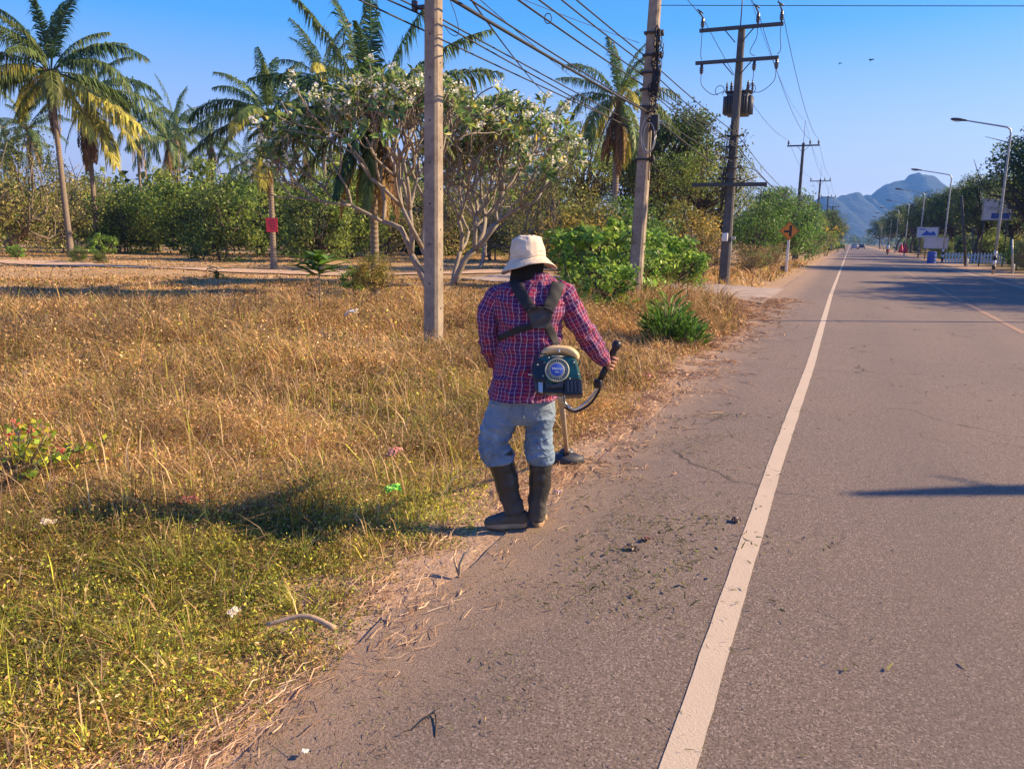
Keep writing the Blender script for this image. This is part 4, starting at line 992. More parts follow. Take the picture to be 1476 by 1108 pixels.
for i, y_ in enumerate(lpy):
    c = LP if i == 0 else copy_tree(LP)
    place(c, (-4.6, y_), label=names[i], cat='utility pole', group='distant crossarm poles')

def wire(pts, r=.012, sag=.0, name='overhead_wire', label=None, group='overhead wires', mt='cable'):
    """cable through support points with sag between them"""
    P = []
    for a, b in zip(pts[:-1], pts[1:]):
        a, b = Vector(a), Vector(b); L_ = (b-a).length; n = 14
        for j in range(n+(b is pts[-1])):
            t_ = j/n; p = a.lerp(b, t_); p.z -= sag*(L_/30)**2*4*t_*(1-t_); P.append(p)
    P.append(Vector(pts[-1]))
    g = G(); g.tube(P, r, 5, cap=False); return tag(g.build(name, M[mt], loc=None), label, 'wire', group)
# road-parallel wires fixed to the leaning pole (pixel height where they meet it)
for i, (px, py, r_, lb) in enumerate([
    (926, 78, .014, 'highest of the black cables meeting the leaning pole'), (926, 91, .014, 'second cable from the top on the leaning pole'), (923, 106, .014, 'third cable from the top on the leaning pole'),
    (921, 119, .012, 'thin cable fourth from the top on the leaning pole'), (926, 122, .012, 'cable just under the fourth one on the leaning pole'), (936, 163, .022, 'thickest black cable, reaching the leaning pole at its coil'), (930, 158, .012, 'thin cable closing in on the thickest one at the leaning pole')]):
    p = at(px, py, 17.7); back = 30; P = [(p.x+(0.25 if i != 6 else .75), p.y-back, p.z+.15), tuple(p)]
    q = Vector((TP.x+[.2, -.1, .15, -.25, .3, -.2, .1][i], TP.y-.2, p.z+(i-3)*.03)); P += [tuple(q), (q.x, lpy[0], p.z+.1), (q.x, lpy[1], p.z)]
    if i == 5: P = P[:3]; P[2] = tuple(at(1030, 236, 29.9))
    wire(P, r_, .28, label=lb)
# wires running over the nearest pole
for (pts, r_, lb) in [
    ([(470, -52, 9.5), (617, 19, 11.35), (640, 30, 11.6), (911, 177, 17.6)], .012, 'upper cable crossing the nearest concrete pole at its bracket'),
    ([(470, -40, 9.5), (617, 26, 11.35), (642, 38, 11.6), (905, 184, 17.6)], .012, 'cable just under the bracket cable of the nearest concrete pole'),
    ([(420, -46, 9.5), (617, 47, 11.35), (642, 60, 11.6), (905, 182, 17.6)], .012, 'lowest cable crossing the nearest concrete pole')]:
    wire([tuple(at(*q)) for q in pts], r_, .12, label=lb)
a, b = at(691, 0, 10), at(793, 142, 30); dd = b-a
wire([tuple(a-dd*.35), tuple(b)], .011, .2, label='steep cable cutting across the others behind the right frangipani')
a, b = at(700, 0, 11), at(860, 138, 30); dd = b-a
wire([tuple(a-dd*.35), tuple(b)], .006, .1, label='faint thin wire between the steep cable and the thick one')
a = at(937, 8, 17.7); wire([tuple(a), tuple(at(1620, 9, 16))], .008, .05, label='lone wire crossing the top of the sky above the road')
a, b = at(735, -8, 13), at(921, 62, 17.7); wire([tuple(a), tuple(b)], .006, .5, label='faint slack wire meeting the leaning pole above the others')
for k_ in range(3):
    x = IX[k_]; top = Vector((TP.x+x, TP.y-.17, z1+.46)); nx_ = (-1.25, .55, 1.25)[k_]; H_ = 10.3-.19+.46
    P = [(TP.x+x, TP.y-44, z1+.9), tuple(top)]+[(-4.6+nx_, y_-.16, H_) for y_ in lpy]
    wire(P, .012, .35, label=['left', 'middle', 'right'][k_]+' high voltage wire carried on the tips of the crossarm insulators', group='high voltage wires')
    g = G(); g.tube([tuple(top+Vector((-.05, -.5, .08))), tuple(top)], .03, 6); g.tube([tuple(top+Vector((-.12, -.55, .16))), tuple(top+Vector((.1, -.5, .02)))], .025, 6)
    tag(g.build('wire_clamp', M['steel']), ['left', 'middle', 'right'][k_]+' wire clamp just above the top crossarm of the transformer pole', 'wire clamp', 'wire clamps')
wire([(TP.x, TP.y-44, TZ+1.9), (TP.x+.02, TP.y, TZ+1.6), (-4.6, lpy[0], 12.2), (-4.6, lpy[1], 12.2)], .008, .35, label='thin earth wire running along the tops of the pole rods', group='high voltage wires')
g = G(); c = at(790, 27, 13); g.tube([tuple(c+RGT*.055*math.cos(a)+Vector((0, 0, .075*math.sin(a)))) for a in np.linspace(0, 6.2, 20)], .008, 5)
tag(g.build('cable_loop', M['cable']), 'small loop of spare cable hanging high between the two concrete poles', 'cable loop')
g = G(); g.tube([tuple(at(x, y, 12.5)) for x, y in catmull([(647, -4), (656, 20), (661, 42), (658, 52), (648, 48), (640, 36)], 20)], .006, 5)
tag(g.build('cable_loop', M['cable']), 'slack cable end drooping right of the nearest pole top', 'cable loop')

# street lamps on the right
def street_lamp():
    e = empty('street_lamp', (0, 0, 0)); g = G(); H = 7.75
    g.tube([(0, 0, 0), (0, 0, 3), (0, 0, H-.35), (-.06, 0, H-.12), (-.25, 0, H), (-2.5, 0, H+.42)], [.085, .075, .055, .05, .045, .035], 10); g.build('lamp_post', M['galv'], e)
    g = G(); mm = Matrix.Translation((-2.8, 0, H+.47)) @ Matrix.Rotation(R(8), 4, 'Y')
    loft(g, [(.38, 0, 0, .04, .05), (.2, 0, 0, .07, .06), (-.02, 0, 0, .14, .085), (-.3, 0, -.01, .15, .085), (-.48, 0, -.01, .1, .05), (-.52, 0, -.01, .03, .02)], 16, 14, side=(0, 1, 0))
    ob = g.build('lamp_head', M['steel'], e); ob.matrix_local = mm
    g = G(); loft(g, [(.0, 0, -.06, .10, .04), (-.2, 0, -.075, .12, .05), (-.4, 0, -.065, .07, .03)], 8, 12, side=(0, 1, 0)); g.build('lamp_glass', M['glass'], ob)
    for i in range(4): G().lathe([(.098, .25+i*.25), (.098, .48+i*.25)], 12).build('base_band', M['black'] if i % 2 == 0 else M['white_paint'], e)
    return e
M['glass'] = mat('lamp_glass', (.5, .55, .6), .1, .1, 3, 0)
SL = street_lamp()
for i, (y_, lb) in enumerate([(52.85, 'nearest street lamp on the right, arm reaching over the road'), (80.8, 'second street lamp on the right, its arm tip over the hill top'), (108.5, 'third street lamp on the right with a pale head against the hill'),
    (136, 'fourth street lamp on the right'), (163.5, 'fifth street lamp on the right'), (191, 'sixth street lamp on the right'), (218, 'seventh street lamp on the right, far up the road'), (246, 'farthest street lamp on the right'), (22.0, 'street lamp right of the view whose shadow crosses the road')]):
    c = SL if i == 0 else copy_tree(SL); place(c, (7.75, y_), s=(.93, .93, 1.055) if i == 0 else 1.0, label=lb, cat='street lamp', group='street lamps along the right verge')
# slim dead tree at the right verge outside the view, throwing the near shadow
e = empty('slim_tree', (0, 0, 0)); g = G(); rng = rnd(5); g.tube([(0, 0, -.1), (.05, 0, 2.2), (0, .05, 4.9), (0, 0, 5.5)], [.15, .14, .12, .05], 8)
for q in range(5): a = q*2.1; z_ = 3.6+.3*q; g.tube([(0, 0, z_), (math.cos(a)*.4, math.sin(a)*.4, z_+.2)], [.03, .015], 5)
g.build('trunk', M['bark'], e); g = G(); leafquads(g, rng.normal(0, 1, (170, 3))*[.32, .32, .3]+[.1, 0, 3.7], .17, rng, .3, .5, np.array(C_MD[0])); g.build('crown', M['leaf'], e, smooth=False)
sh = Vector((.16, 5.39, 0))+Vector((sd.x, sd.y, 0))*(5.5/sd.z); place(e, (sh.x, sh.y), label='slim bare topped tree right of the view, its shadow lying on the near lane', cat='tree')

# ------------------------------------------------------------------ signs and roadside things
def facing(e): e.rotation_euler = (0, 0, 0)
M['amber'] = mat('amber_sign', (.72, .27, .025), .5, .12, 6, 0)
M['blue'] = mat('blue_paint', (.04, .10, .42), .5, .15, 6, 0)
M['board'] = mat('white_board', (.62, .63, .66), .6, .12, 3, 0)
p = gnd(1133, 392); e = empty('road_sign', (p.x, p.y, 0)); zc = at(1135, 333, 43.8).z
g = G(); g.box((0, 0, zc/2-.1), (.13, .13, zc+.2)); g.build('post', M['white_paint'], e, bevel=.01)
G().box((-.2, 0, .15), (.24, .2, .35)).build('footing', M['concrete_dark'], e, bevel=.02)
s_ = .53; G().prism([(0, zc-s_), (s_, zc), (0, zc+s_), (-s_, zc)], -.10, -.085).build('sign_plate', M['amber'], e, smooth=False)
s2 = .50; g = G()
for k in range(4):
    pts = [(0, -s2), (s2, 0), (0, s2), (-s2, 0)]; a, b = Vector(pts[k]), Vector(pts[(k+1) % 4]); n_ = (-(a+b)).normalized()*.025
    g.prism([(a.x, zc+a.y), (b.x, zc+b.y), (b.x+n_.x, zc+b.y+n_.y), (a.x+n_.x, zc+a.y+n_.y)], -.106, -.101)
g.build('border', M['black'], e, smooth=False)
g = G(); g.box((.07, -.106, zc), (.13, .01, .60)); g.box((-.135, -.106, zc-.03), (.27, .01, .12)); g.build('side_road_symbol', M['black'], e, smooth=False)
tag(e, 'orange diamond warning sign showing a side road to the left, on a white post', 'road sign')
# red board on the palm trunk
pp = gnd(395, 387); bz = at(398, 325, 39.2); e = empty('red_board', (pp.x-FWD.x*.2, pp.y-FWD.y*.2, bz.z), YAW)
G().box((.05, -.03, 0), (.54, .02, .66)).build('panel', M['red'], e, smooth=False)
g = G()
for r0, segs in enumerate([((-.13, -.02), (.02, .12)), ((-.16, -.05), (-.01, .05), (.09, .16)), ((-.14, .03), (.06, .14)), ((-.06, .08),)]):
    for a, b in segs: g.box((.05+(a+b)/2, -.045, .2-.12*r0), (b-a, .006, .035))
g.build('lettering', M['pale_ink'] if 'pale_ink' in M else M['black'], e, smooth=False)
tag(e, 'small red board with faded lettering nailed to a thin palm trunk', 'sign')
# billboard right
def board(name, x, y, zc, w, h, label, deco=None, post=(.5,), rz=0, mt='board'):
    e = empty(name, (x, y, 0), rz); G().box((0, 0, zc), (w, .06, h)).build('panel', M[mt], e, smooth=False)
    g = G()
    for sz, sx_, sw, sh_ in ((h/2, 0, w+.08, .06), (-h/2, 0, w+.08, .06)): g.box((0, -.02, zc+sz), (sw, .12, sh_))
    for sg in (-1, 1): g.box((sg*w/2, -.02, zc), (.06, .12, h-.07))
    g.build('frame', M['galv'], e, smooth=False)
    for q in post: G().tube([(q*w*.8, .12, -.1), (q*w*.8, .12, zc+h*.3)], .05, 8).build('post', M['steel'], e)
    if deco: deco(e, zc, w, h)
    return tag(e, label, 'sign')
def deco1(e, zc, w, h):
    g = G(); g.box((.0+.12*w, -.034, zc-h*.3), (w*.62, .006, h*.26)); g.build('blue_band', M['blue'], e, smooth=False)
    g = G()
    for i in range(6):
        x_ = -w*.33+i*w*.125
        if i % 2: g.tube([(x_+.055*w*math.cos(a), -.036, zc+h*.04+.09*h*math.sin(a)) for a in np.linspace(0, 6.28, 14)], .012, 4)
        else: g.tube([(x_-.04*w, -.036, zc+h*.13), (x_, -.036, zc-h*.04), (x_+.045*w, -.036, zc+h*.13)], .012, 4)
    for i in range(3): g.box((-.12*w+.16*w*i, -.036, zc+h*.33), (.1*w, .006, .03))
    g.build('lettering', M['blue'], e, smooth=False)
def bp(px, py, d): q = at(px, py, d); return q
q = at(1438, 302, 62); board('billboard', q.x, q.y, q.z, 2.0, 1.62, 'pale billboard with a blue band behind the nearest right lamp post', deco1, (-.5, .5))
def deco2(e, zc, w, h):
    g = G(); g.prism([(-w*.3, zc-h*.3), (-w*.05, zc+h*.2), (w*.12, zc-h*.05), (w*.3, zc+h*.12), (w*.42, zc-h*.3)], -.045, -.034); g.box((-.25*w, -.038, zc+h*.3), (w*.3, .008, h*.1)); g.build('blue_mark', M['blue'], e, smooth=False)
q = at(1337, 335, 96); board('roadside_sign', q.x, q.y, q.z, 2.3, 1.2, 'small blue and white sign above the blank white board', deco2, (-.4, .4))
q = at(1349, 350, 88); board('roadside_sign', q.x, q.y, q.z, 2.4, 1.25, 'blank white board beside the second right lamp post', None, (-.5, .5), mt='board')
# barrel
p = gnd(1342, 380); e = empty('barrel', (p.x, p.y, 0)); g = G()
g.lathe([(.30, 0), (.34, .03), (.33, .05), (.35, .3), (.365, .33), (.35, .36), (.36, .62), (.375, .65), (.36, .68), (.35, .98), (.36, 1.0), (.30, 1.01)], 20); g.build('drum', M['blue'], e)
G().lathe([(.30, 1.012), (.29, 1.03), (.05, 1.04)], 20).build('lid', M['blue'], e); tag(e, 'blue barrel at the right verge left of the white fence', 'barrel')
# picket fence
e = empty('picket_fence', (8.1, 84, 0)); g = G()
for i in range(20): g.box((i*.26, 0, .45), (.13, .03, .9)); g.box((i*.26, 0, .93), (.07, .03, .08))
g.build('pickets', M['white_paint'], e, smooth=False); g = G(); g.box((2.5, .03, .28), (5.3, .03, .08)); g.box((2.5, .03, .7), (5.3, .03, .08)); g.build('rails', M['white_paint'], e, smooth=False)
tag(e, 'low white picket fence between the barrel and the scrub on the right', 'fence')
# right side thin poles
for (px, y0, y1, d, r_, mt, lb) in [(1392, 386, 282, 62, .10, 'concrete_dark', 'thin dark pole leaning a little left of the billboard'), (1459, 397, 345, 47, .06, 'galv', 'short grey pipe post at the right edge below the billboard'), (1402, 384, 330, 74, .07, 'concrete_dark', 'shorter dark post right of the thin leaning pole')]:
    b = at(px, y0, d); b.z = 0; tpt = at(px-(6 if px == 1392 else 0), y1, d); e = empty('post', (b.x, b.y, 0)); g = G(); tp_ = tpt-b
    g.tube([(0, 0, -.1), (tp_.x*.5, tp_.y*.5, tp_.z*.5), tuple(tp_)], [r_*1.1, r_, r_*.85], 8); g.build('shaft', M[mt], e)
    G().lathe([(r_*1.25, .0), (r_*1.25, .5), (r_*1.1, .55)], 10).build('base_sleeve', M['white_paint'], e); tag(e, lb, 'post')
# folded red parasols
for i, (px, lb) in enumerate([(1298, 'folded red and white parasol, left one of the pair at the right verge'), (1304, 'folded red parasol, right one of the pair at the right verge')]):
    p = gnd(px, 367.5 if i == 0 else 368.5); e = empty('folded_parasol', (p.x, p.y, 0)); 
    g = G(); prof = [(.04, 1.75), (.12, 1.5), (.24, .9), (.33, .45), (.30, .35)]
    for (a, b), (c, d_) in zip(prof[:-1], prof[1:]):
        n = 14; v = [(r_*(1+.25*(k % 2))*math.cos(2*math.pi*k/n), r_*(1+.25*(k % 2))*math.sin(2*math.pi*k/n), z_) for r_, z_ in ((a, b), (c, d_)) for k in range(n)]
        g.add(v, [(k, (k+1) % n, n+(k+1) % n, n+k) for k in range(n)])
    g.build('canopy', M['red'], e); G().tube([(0, 0, 0), (0, 0, 1.9)], .025, 6).build('pole', M['white_paint'], e); G().box((0, 0, .05), (.4, .4, .1)).build('base', M['white_paint'], e)
    tag(e, lb, 'parasol', 'folded parasols')
# dark sack on the road edge
M['char'] = mat('charcoal_cloth', (.03, .028, .028), .9, .3, 9, .3)
# cars
M['tyre'] = mat('tyre', (.02, .02, .02), .8, .2, 9, .1); M['carglass'] = mat('car_glass', (.03, .04, .05), .08, .1, 2, 0)
def car(x, y, colm, label, L_=4.3, W=1.72, H=1.45, rz=0.0):
    e = empty('car', (x, y, 0), rz); g = G()
    pr = [(-L_/2, .35), (-L_/2+.03, .75), (-L_/2+.25, .95), (-L_*.22, 1.0), (L_*.30, 1.0), (L_/2-.1, .88), (L_/2, .7), (L_/2, .35)]
    mm = Matrix.Rotation(math.pi/2, 4, 'Z'); g.prism(pr, -W/2, W/2, mm); g.build('body', M[colm], e, bevel=.05)
    g = G(); cb = [(-L_*.36, 1.0), (-L_*.27, H-.04), (-L_*.05, H), (L_*.14, H-.03), (L_*.30, 1.0)]; g.prism(cb, -W*.41, W*.41, mm); g.build('cabin', M[colm], e, bevel=.03)
    for sg in (-1, 1):
        g = G(); g.prism([(-L_*.31, 1.04), (-L_*.25, H-.10), (L_*.12, H-.09), (L_*.24, 1.04)], sg*W*.414-.004, sg*W*.414+.004, mm); g.build('side_window', M['carglass'], e, smooth=False)
        for yy_ in (-L_*.31, L_*.31):
            w_ = G(); w_.lathe([(.12, -.1), (.30, -.1), (.32, -.05), (.32, .05), (.30, .1), (.12, .1)], 18, Matrix.Translation((sg*(W/2-.08), -yy_*-1, .32)) @ Matrix.Rotation(math.pi/2, 4, 'Y'))
            wo = w_.build('wheel', M['tyre'], e); G().lathe([(.18, -.105), (.19, 0), (.18, .105)], 14, Matrix.Translation((sg*(W/2-.08), yy_, .32)) @ Matrix.Rotation(math.pi/2, 4, 'Y')).build('rim', M['galv'], wo)
        G().box((sg*W*.36, -L_/2-.005, .72), (.3, .05, .14)).build('tail_light', M['red'], e, smooth=False)
        G().box((sg*W*.36, L_/2, .68), (.3, .05, .14)).build('headlight', M['glass'], e, smooth=False)
    g = G(); g.prism([(-.62, 1.06), (-.55, H-.12), (.55, H-.12), (.62, 1.06)], 0, .01, Matrix.Translation((0, -L_*.335, 0)))
    g.build('rear_window', M['carglass'], e, smooth=False)
    return tag(e, label, 'car', 'cars far down the road')
M['car_dark'] = mat('dark_car_paint', (.05, .055, .07), .25, .1, 2, 0); M['car_white'] = mat('white_car_paint', (.7, .7, .7), .25, .08, 2, 0); M['car_silver'] = mat('silver_car_paint', (.32, .34, .37), .25, .08, 2, 0)
car(-1.9, 205, 'car_dark', 'dark car in the left lane, middle of the far group'); car(1.1, 235, 'car_silver', 'silver car right of the dark one on the far road')
car(-4.2, 195, 'car_white', 'white car parked on the left verge by the dark rounded tree'); car(-6.6, 200, 'car_white', 'white car leftmost of the far group, half on the verge'); car(3.2, 262, 'car_dark', 'small looking dark car rightmost of the far group')

# ------------------------------------------------------------------ people: skeleton -> skin
def skin_mesh(name, chains, mt, parent=None, sub=2, loc=None):
    """chains: list of lists of (x,y,z,r) ; first chain's first vertex is the root; chains may start with ('@', key) to join"""
    v, ed, rad, key = [], [], [], {}
    for ch in chains:
        prev = None
        for it in ch:
            if isinstance(it, str): prev = key[it]; continue
            if len(it) == 5: key[it[4]] = len(v)
            v.append(it[:3]); rad.append(it[3]); i = len(v)-1
            if prev is not None: ed.append((prev, i))
            prev = i
    me = bpy.data.meshes.new(name); me.from_pydata(v, ed, []); ob = new_obj(name, me, mt, parent, loc)
    s_ = ob.modifiers.new('skin', 'SKIN'); s_.use_smooth_shade = True
    sv = me.skin_vertices[0].data
    for i, r_ in enumerate(rad): sv[i].radius = (r_, r_) if np.isscalar(r_) else r_; sv[i].use_root = (i == 0)
    m_ = ob.modifiers.new('sub', 'SUBSURF'); m_.levels = sub; m_.render_levels = sub
    return ob
M['skin'] = mat('skin', (.36, .17, .10), .55, .15, 12, .15, 120, .001)

# motorcycle and rider far up the road
mx_, my_ = gnd(1279, 367.5).x, gnd(1279, 367.5).y
e = empty('motorcycle', (mx_, my_, 0)); 
for yy_ in (-.62, .62):
    wo = G().lathe([(.22, -.045), (.29, -.04), (.31, 0), (.29, .04), (.22, .045)], 18, Matrix.Translation((0, yy_, .31)) @ Matrix.Rotation(math.pi/2, 4, 'Y')).build('wheel', M['tyre'], e)
    G().lathe([(.05, -.05), (.2, -.02), (.2, .02), (.05, .05)], 12, Matrix.Translation((0, yy_, .31)) @ Matrix.Rotation(math.pi/2, 4, 'Y')).build('rim', M['galv'], wo)
g = G(); loft(g, [(0, -.75, .72, .08, .05), (0, -.4, .68, .13, .10), (0, 0, .55, .14, .14), (0, .3, .62, .12, .16), (0, .5, .85, .13, .12)], 14, 12); g.build('body', M['red'], e)
g = G(); loft(g, [(0, -.7, .8, .10, .04), (0, -.3, .8, .14, .05), (0, .05, .76, .1, .04)], 10, 12); g.build('seat', M['black'], e)
G().tube([(-.34, .40, 1.02), (-.15, .5, 1.0), (.15, .5, 1.0), (.34, .4, 1.02)], .016, 6).build('handlebar', M['steel'], e)
G().tube([(0, .5, .95), (0, .62, .31)], .03, 6).build('fork', M['steel'], e); G().lathe([(.02, .0), (.08, .02), (.06, .1)], 12, Matrix.Translation((0, .56, .88)) @ Matrix.Rotation(-math.pi/2, 4, 'X')).build('headlight', M['glass'], e)
G().lathe([(.02, .0), (.06, .01), (.05, .04)], 10, Matrix.Translation((0, -.82, .72)) @ Matrix.Rotation(math.pi/2, 4, 'X')).build('tail_light', M['red'], e)
tag(e, 'red motorcycle carrying a rider up the right lane', 'motorcycle')
rd = skin_mesh('person', [[(0, -.18, .86, .15, 'p'), (0, -.14, 1.1, .14), (0, -.06, 1.32, .15, 'c'), (0, -.02, 1.45, .06), (0, .02, 1.56, .09), (0, .03, 1.66, .08)],
    ['c', (.19, -.04, 1.33, .06), (.27, .1, 1.12, .05), (.3, .36, 1.05, .035), (.31, .42, 1.04, .035)], ['c', (-.19, -.04, 1.33, .06), (-.27, .1, 1.12, .05), (-.3, .36, 1.05, .035), (-.31, .42, 1.04, .035)],
    ['p', (.11, -.12, .82, .09), (.17, .22, .72, .07), (.17, .12, .34, .05), (.17, .2, .28, .04)], ['p', (-.11, -.12, .82, .09), (-.17, .22, .72, .07), (-.17, .12, .34, .05), (-.17, .2, .28, .04)]], M['char'], loc=(mx_, my_, 0))
tag(rd, 'rider in a white top sitting on the motorcycle', 'person')
g = G(); loft(g, [(0, -.19, .88, .17, .15), (0, -.15, 1.05, .175, .15), (0, -.08, 1.25, .20, .15), (0, -.04, 1.38, .17, .12), (0, -.02, 1.44, .08, .08)], 14, 16, fixed=True); g.build('shirt', M['white_paint'], rd)
g = G(); g.lathe([(.10, 1.5), (.13, 1.56), (.135, 1.64), (.11, 1.72), (.05, 1.765), (.01, 1.775)], 16, Matrix.Translation((0, .02, 0))); g.build('helmet', M['black'], rd)

# ------------------------------------------------------------------ litter in the grass
def crumple(name, px, py, size, col, label, cat, dz=.05, z0=None, seed=1, flat=.5):
    p = gnd(px, py, .1 if px < 700 else 0); rng = rnd(seed); n = 9; g = G(); v = []
    for i in range(n):
        for j in range(n):
            u, w = i/(n-1)-.5, j/(n-1)-.5
            v.append((u*size*(1+.3*rng.rand()), w*size*.8*(1+.3*rng.rand()), size*flat*(rng.rand()*.5+.35*math.cos(u*3)*math.cos(w*3))))
    g.add(v, [(i*n+j, (i+1)*n+j, (i+1)*n+j+1, i*n+j+1) for i in range(n-1) for j in range(n-1)])
    m_ = mat(name+'_'+str(seed), col, .45, .2, 30, 0); ob = g.build(name, m_, smooth=False); zz = hz(p.x, p.y) if p.x < -1.9 else 0.0
    ob.location = (p.x, p.y, zz+dz); ob.rotation_euler = (rng.uniform(-.5, .5), rng.uniform(-.3, .3), rng.uniform(0, 6)); s_ = ob.modifiers.new('t', 'SOLIDIFY'); s_.thickness = .0012
    return tag(ob, label, cat, 'scraps of litter' if cat in ('wrapper', 'plastic bag', 'paper scrap') else None)
crumple('wrapper', 567, 708, .08, (.22, .62, .05), 'bright green wrapper in the grass behind the left boot', 'wrapper', .12, seed=1)
crumple('plastic_bag', 273, 724, .11, (.60, .17, .13), 'crumpled red plastic bag in the shaded grass', 'plastic bag', .07, seed=2)
crumple('wrapper', 569, 652, .10, (.55, .2, .15), 'faded red wrapper in the weeds left of the jeans', 'wrapper', .10, seed=3)
crumple('paper_scrap', 508, 492, .16, (.75, .70, .60), 'white scrap caught in the grass left of the nearest pole', 'paper scrap', .42, seed=4)
crumple('paper_scrap', 337, 895, .04, (.62, .50, .34), 'pale scrap in the green weeds near the bottom', 'paper scrap', .15, seed=5)
crumple('paper_scrap', 72, 774, .055, (.58, .48, .34), 'pale scrap in the grass near the left edge', 'paper scrap', .14, seed=6)
crumple('wrapper', 803, 712, .035, (.16, .12, .55), 'tiny purple blue wrapper on the straw right of the boots', 'wrapper', .012, seed=7)
crumple('wrapper', 933, 543, .09, (.7, .2, .25), 'small pink wrapper on the verge beyond the handlebar', 'wrapper', .02, seed=8)
crumple('paper_scrap', 950, 497, .2, (.78, .72, .66), 'white scraps at the foot of the pointed leaf clump', 'paper scrap', .02, seed=9, flat=.25)
crumple('paper_scrap', 438, 1050, .022, (.85, .78, .6), 'tiny white scrap on the straw at the bottom edge of the verge', 'paper scrap', .02, seed=10)
crumple('dead_leaf', 1061, 752, .055, (.07, .035, .025), 'dark curled leaf beside the white line', 'dead leaf', .01, seed=11)
crumple('dead_leaf', 931, 780, .045, (.22, .07, .04), 'red brown curled leaf on the shoulder', 'dead leaf', .01, seed=12)
crumple('dead_leaf', 912, 792, .055, (.08, .05, .03), 'dark leaf just left of the red brown one on the shoulder', 'dead leaf', .008, seed=13)
crumple('pink_cloth', 34, 350, 2.4, (.75, .22, .20), 'heap of pink cloth lying far off at the left edge of the field', 'cloth', .5, seed=14, flat=.3)
g = G(); a, b = gnd(385, 900, .12), gnd(482, 905, .12); c = (a+b)/2+Vector((0, .03, .03)); g.tube(catmull([tuple(a), tuple(c), tuple(b)], 12), np.linspace(.008, .013, 12), 7)
tag(g.build('stick', M['drywood']), 'dead stick lying in the green weeds near the bottom', 'stick')
g = G(); a = gnd(662, 832); g.tube([tuple(a), tuple(a+Vector((-.012, .03, .05))), tuple(a+Vector((.0, .06, .10))), tuple(a+Vector((.05, .09, .115)))], [.006, .009, .008, .005], 6)
g.tube([tuple(a+Vector((0, 0, .004))), tuple(a+Vector((-.05, .05, .05))), tuple(a+Vector((-.06, .06, .09)))], [.006, .006, .003], 6)
tag(g.build('twig', M['drywood']), 'forked dry twig standing at the asphalt edge below the boots', 'twig')
g = G(); a = gnd(602, 955); g.tube(catmull([tuple(gnd(592, 1052)), tuple(gnd(626, 1030)+Vector((0, 0, .01))), tuple(gnd(627, 1062))], 9), .0025, 5)
tag(g.build('twig', M['char']), 'thin black bent twig on the asphalt near the bottom', 'twig')
# birds
for px, py, s_, lb in ((1256, 87, .42, 'dark bird gliding with raised wings, right one of the two'), (1211, 92, .28, 'small bird gliding, left one of the two')):
    p = at(px, py, 60); g = G(); loft(g, [(-.5, 0, 0, .01, .01), (-.2, 0, 0, .06, .06), (.1, 0, .02, .08, .08), (.35, 0, .05, .05, .05), (.5, 0, .05, .01, .01)], 10, 8, side=(0, 1, 0))
    b_ = g.build('bird', M['char'], loc=p); b_.scale = (s_,)*3; b_.rotation_euler = (.3, -.5, YAW); tag(b_, lb, 'bird', 'birds over the road')
    for sg in (-1, 1):
        g = G(); g.add([(-.12, 0, 0), (.2, 0, .02), (.12, sg*.5, .18), (-.12, sg*.45, .16), (-.05, sg*1.05, .1)], [(0, 1, 2, 3), (3, 2, 4)]); w_ = g.build('wing', M['char'], b_, smooth=False); w_.modifiers.new('t', 'SOLIDIFY').thickness = .02

# ------------------------------------------------------------------ the worker
# plaid shirt cloth, laid out in the cloth's own UV metres
def uvfract(t, comp, period, a, b, off=0.0):
    """1 inside the stripe a..b of each period"""
    x = math_(t, 'FRACT', math_(t, 'DIVIDE', math_(t, 'ADD', comp, off+50*period), period))
    return math_(t, 'MULTIPLY', math_(t, 'GREATER_THAN', x, a), math_(t, 'LESS_THAN', x, b))
m, t, b, l = _nt('plaid_cloth'); uv = node(t, 'ShaderNodeUVMap'); sx = node(t, 'ShaderNodeSeparateXYZ'); nq = node(t, 'ShaderNodeTexNoise'); nq.inputs['Scale'].default_value = 14; l.new(ocoord(t), nq.inputs[0]); vs = node(t, 'ShaderNodeVectorMath', operation='MULTIPLY_ADD'); l.new(nq.outputs[1], vs.inputs[0]); vs.inputs[1].default_value = (.022, .022, 0); l.new(uv.outputs[0], vs.inputs[2]); l.new(vs.outputs[0], sx.inputs[0])
c_ = (.25, .022, .07)
c_ = mixc(t, math_(t, 'MULTIPLY', uvfract(t, sx.outputs[0], .062, .0, .42), .72), c_, (.06, .025, .11))
c_ = mixc(t, math_(t, 'MULTIPLY', uvfract(t, sx.outputs[1], .062, .0, .42), .6), c_, (.07, .025, .11))
c_ = mixc(t, math_(t, 'MULTIPLY', uvfract(t, sx.outputs[1], .0205, .0, .12), .28), c_, (.80, .60, .66))
c_ = mixc(t, math_(t, 'MULTIPLY', uvfract(t, sx.outputs[0], .0205, .45, .58), .36), c_, (.85, .68, .74))
c_ = mixc(t, math_(t, 'MULTIPLY', uvfract(t, sx.outputs[0], .062, .72, .78), .6), c_, (.04, .03, .10))
l.new(c_, b.inputs['Base Color']); b.inputs['Roughness'].default_value = .85; b.inputs['Specular IOR Level'].default_value = .2
oc = ocoord(t); bump(t, b, math_(t, 'ADD', math_(t, 'MULTIPLY', ntex(t, 9, 3, .5, oc, .8), .9), math_(t, 'MULTIPLY', ntex(t, 400, 2, .5, oc), .02)), .6, .05); M['plaid'] = m
m, t, b, l = _nt('denim'); oc = ocoord(t); n1 = ntex(t, 5, 5, .7, oc, .5); n2 = ntex(t, 260, 2, .5, oc)
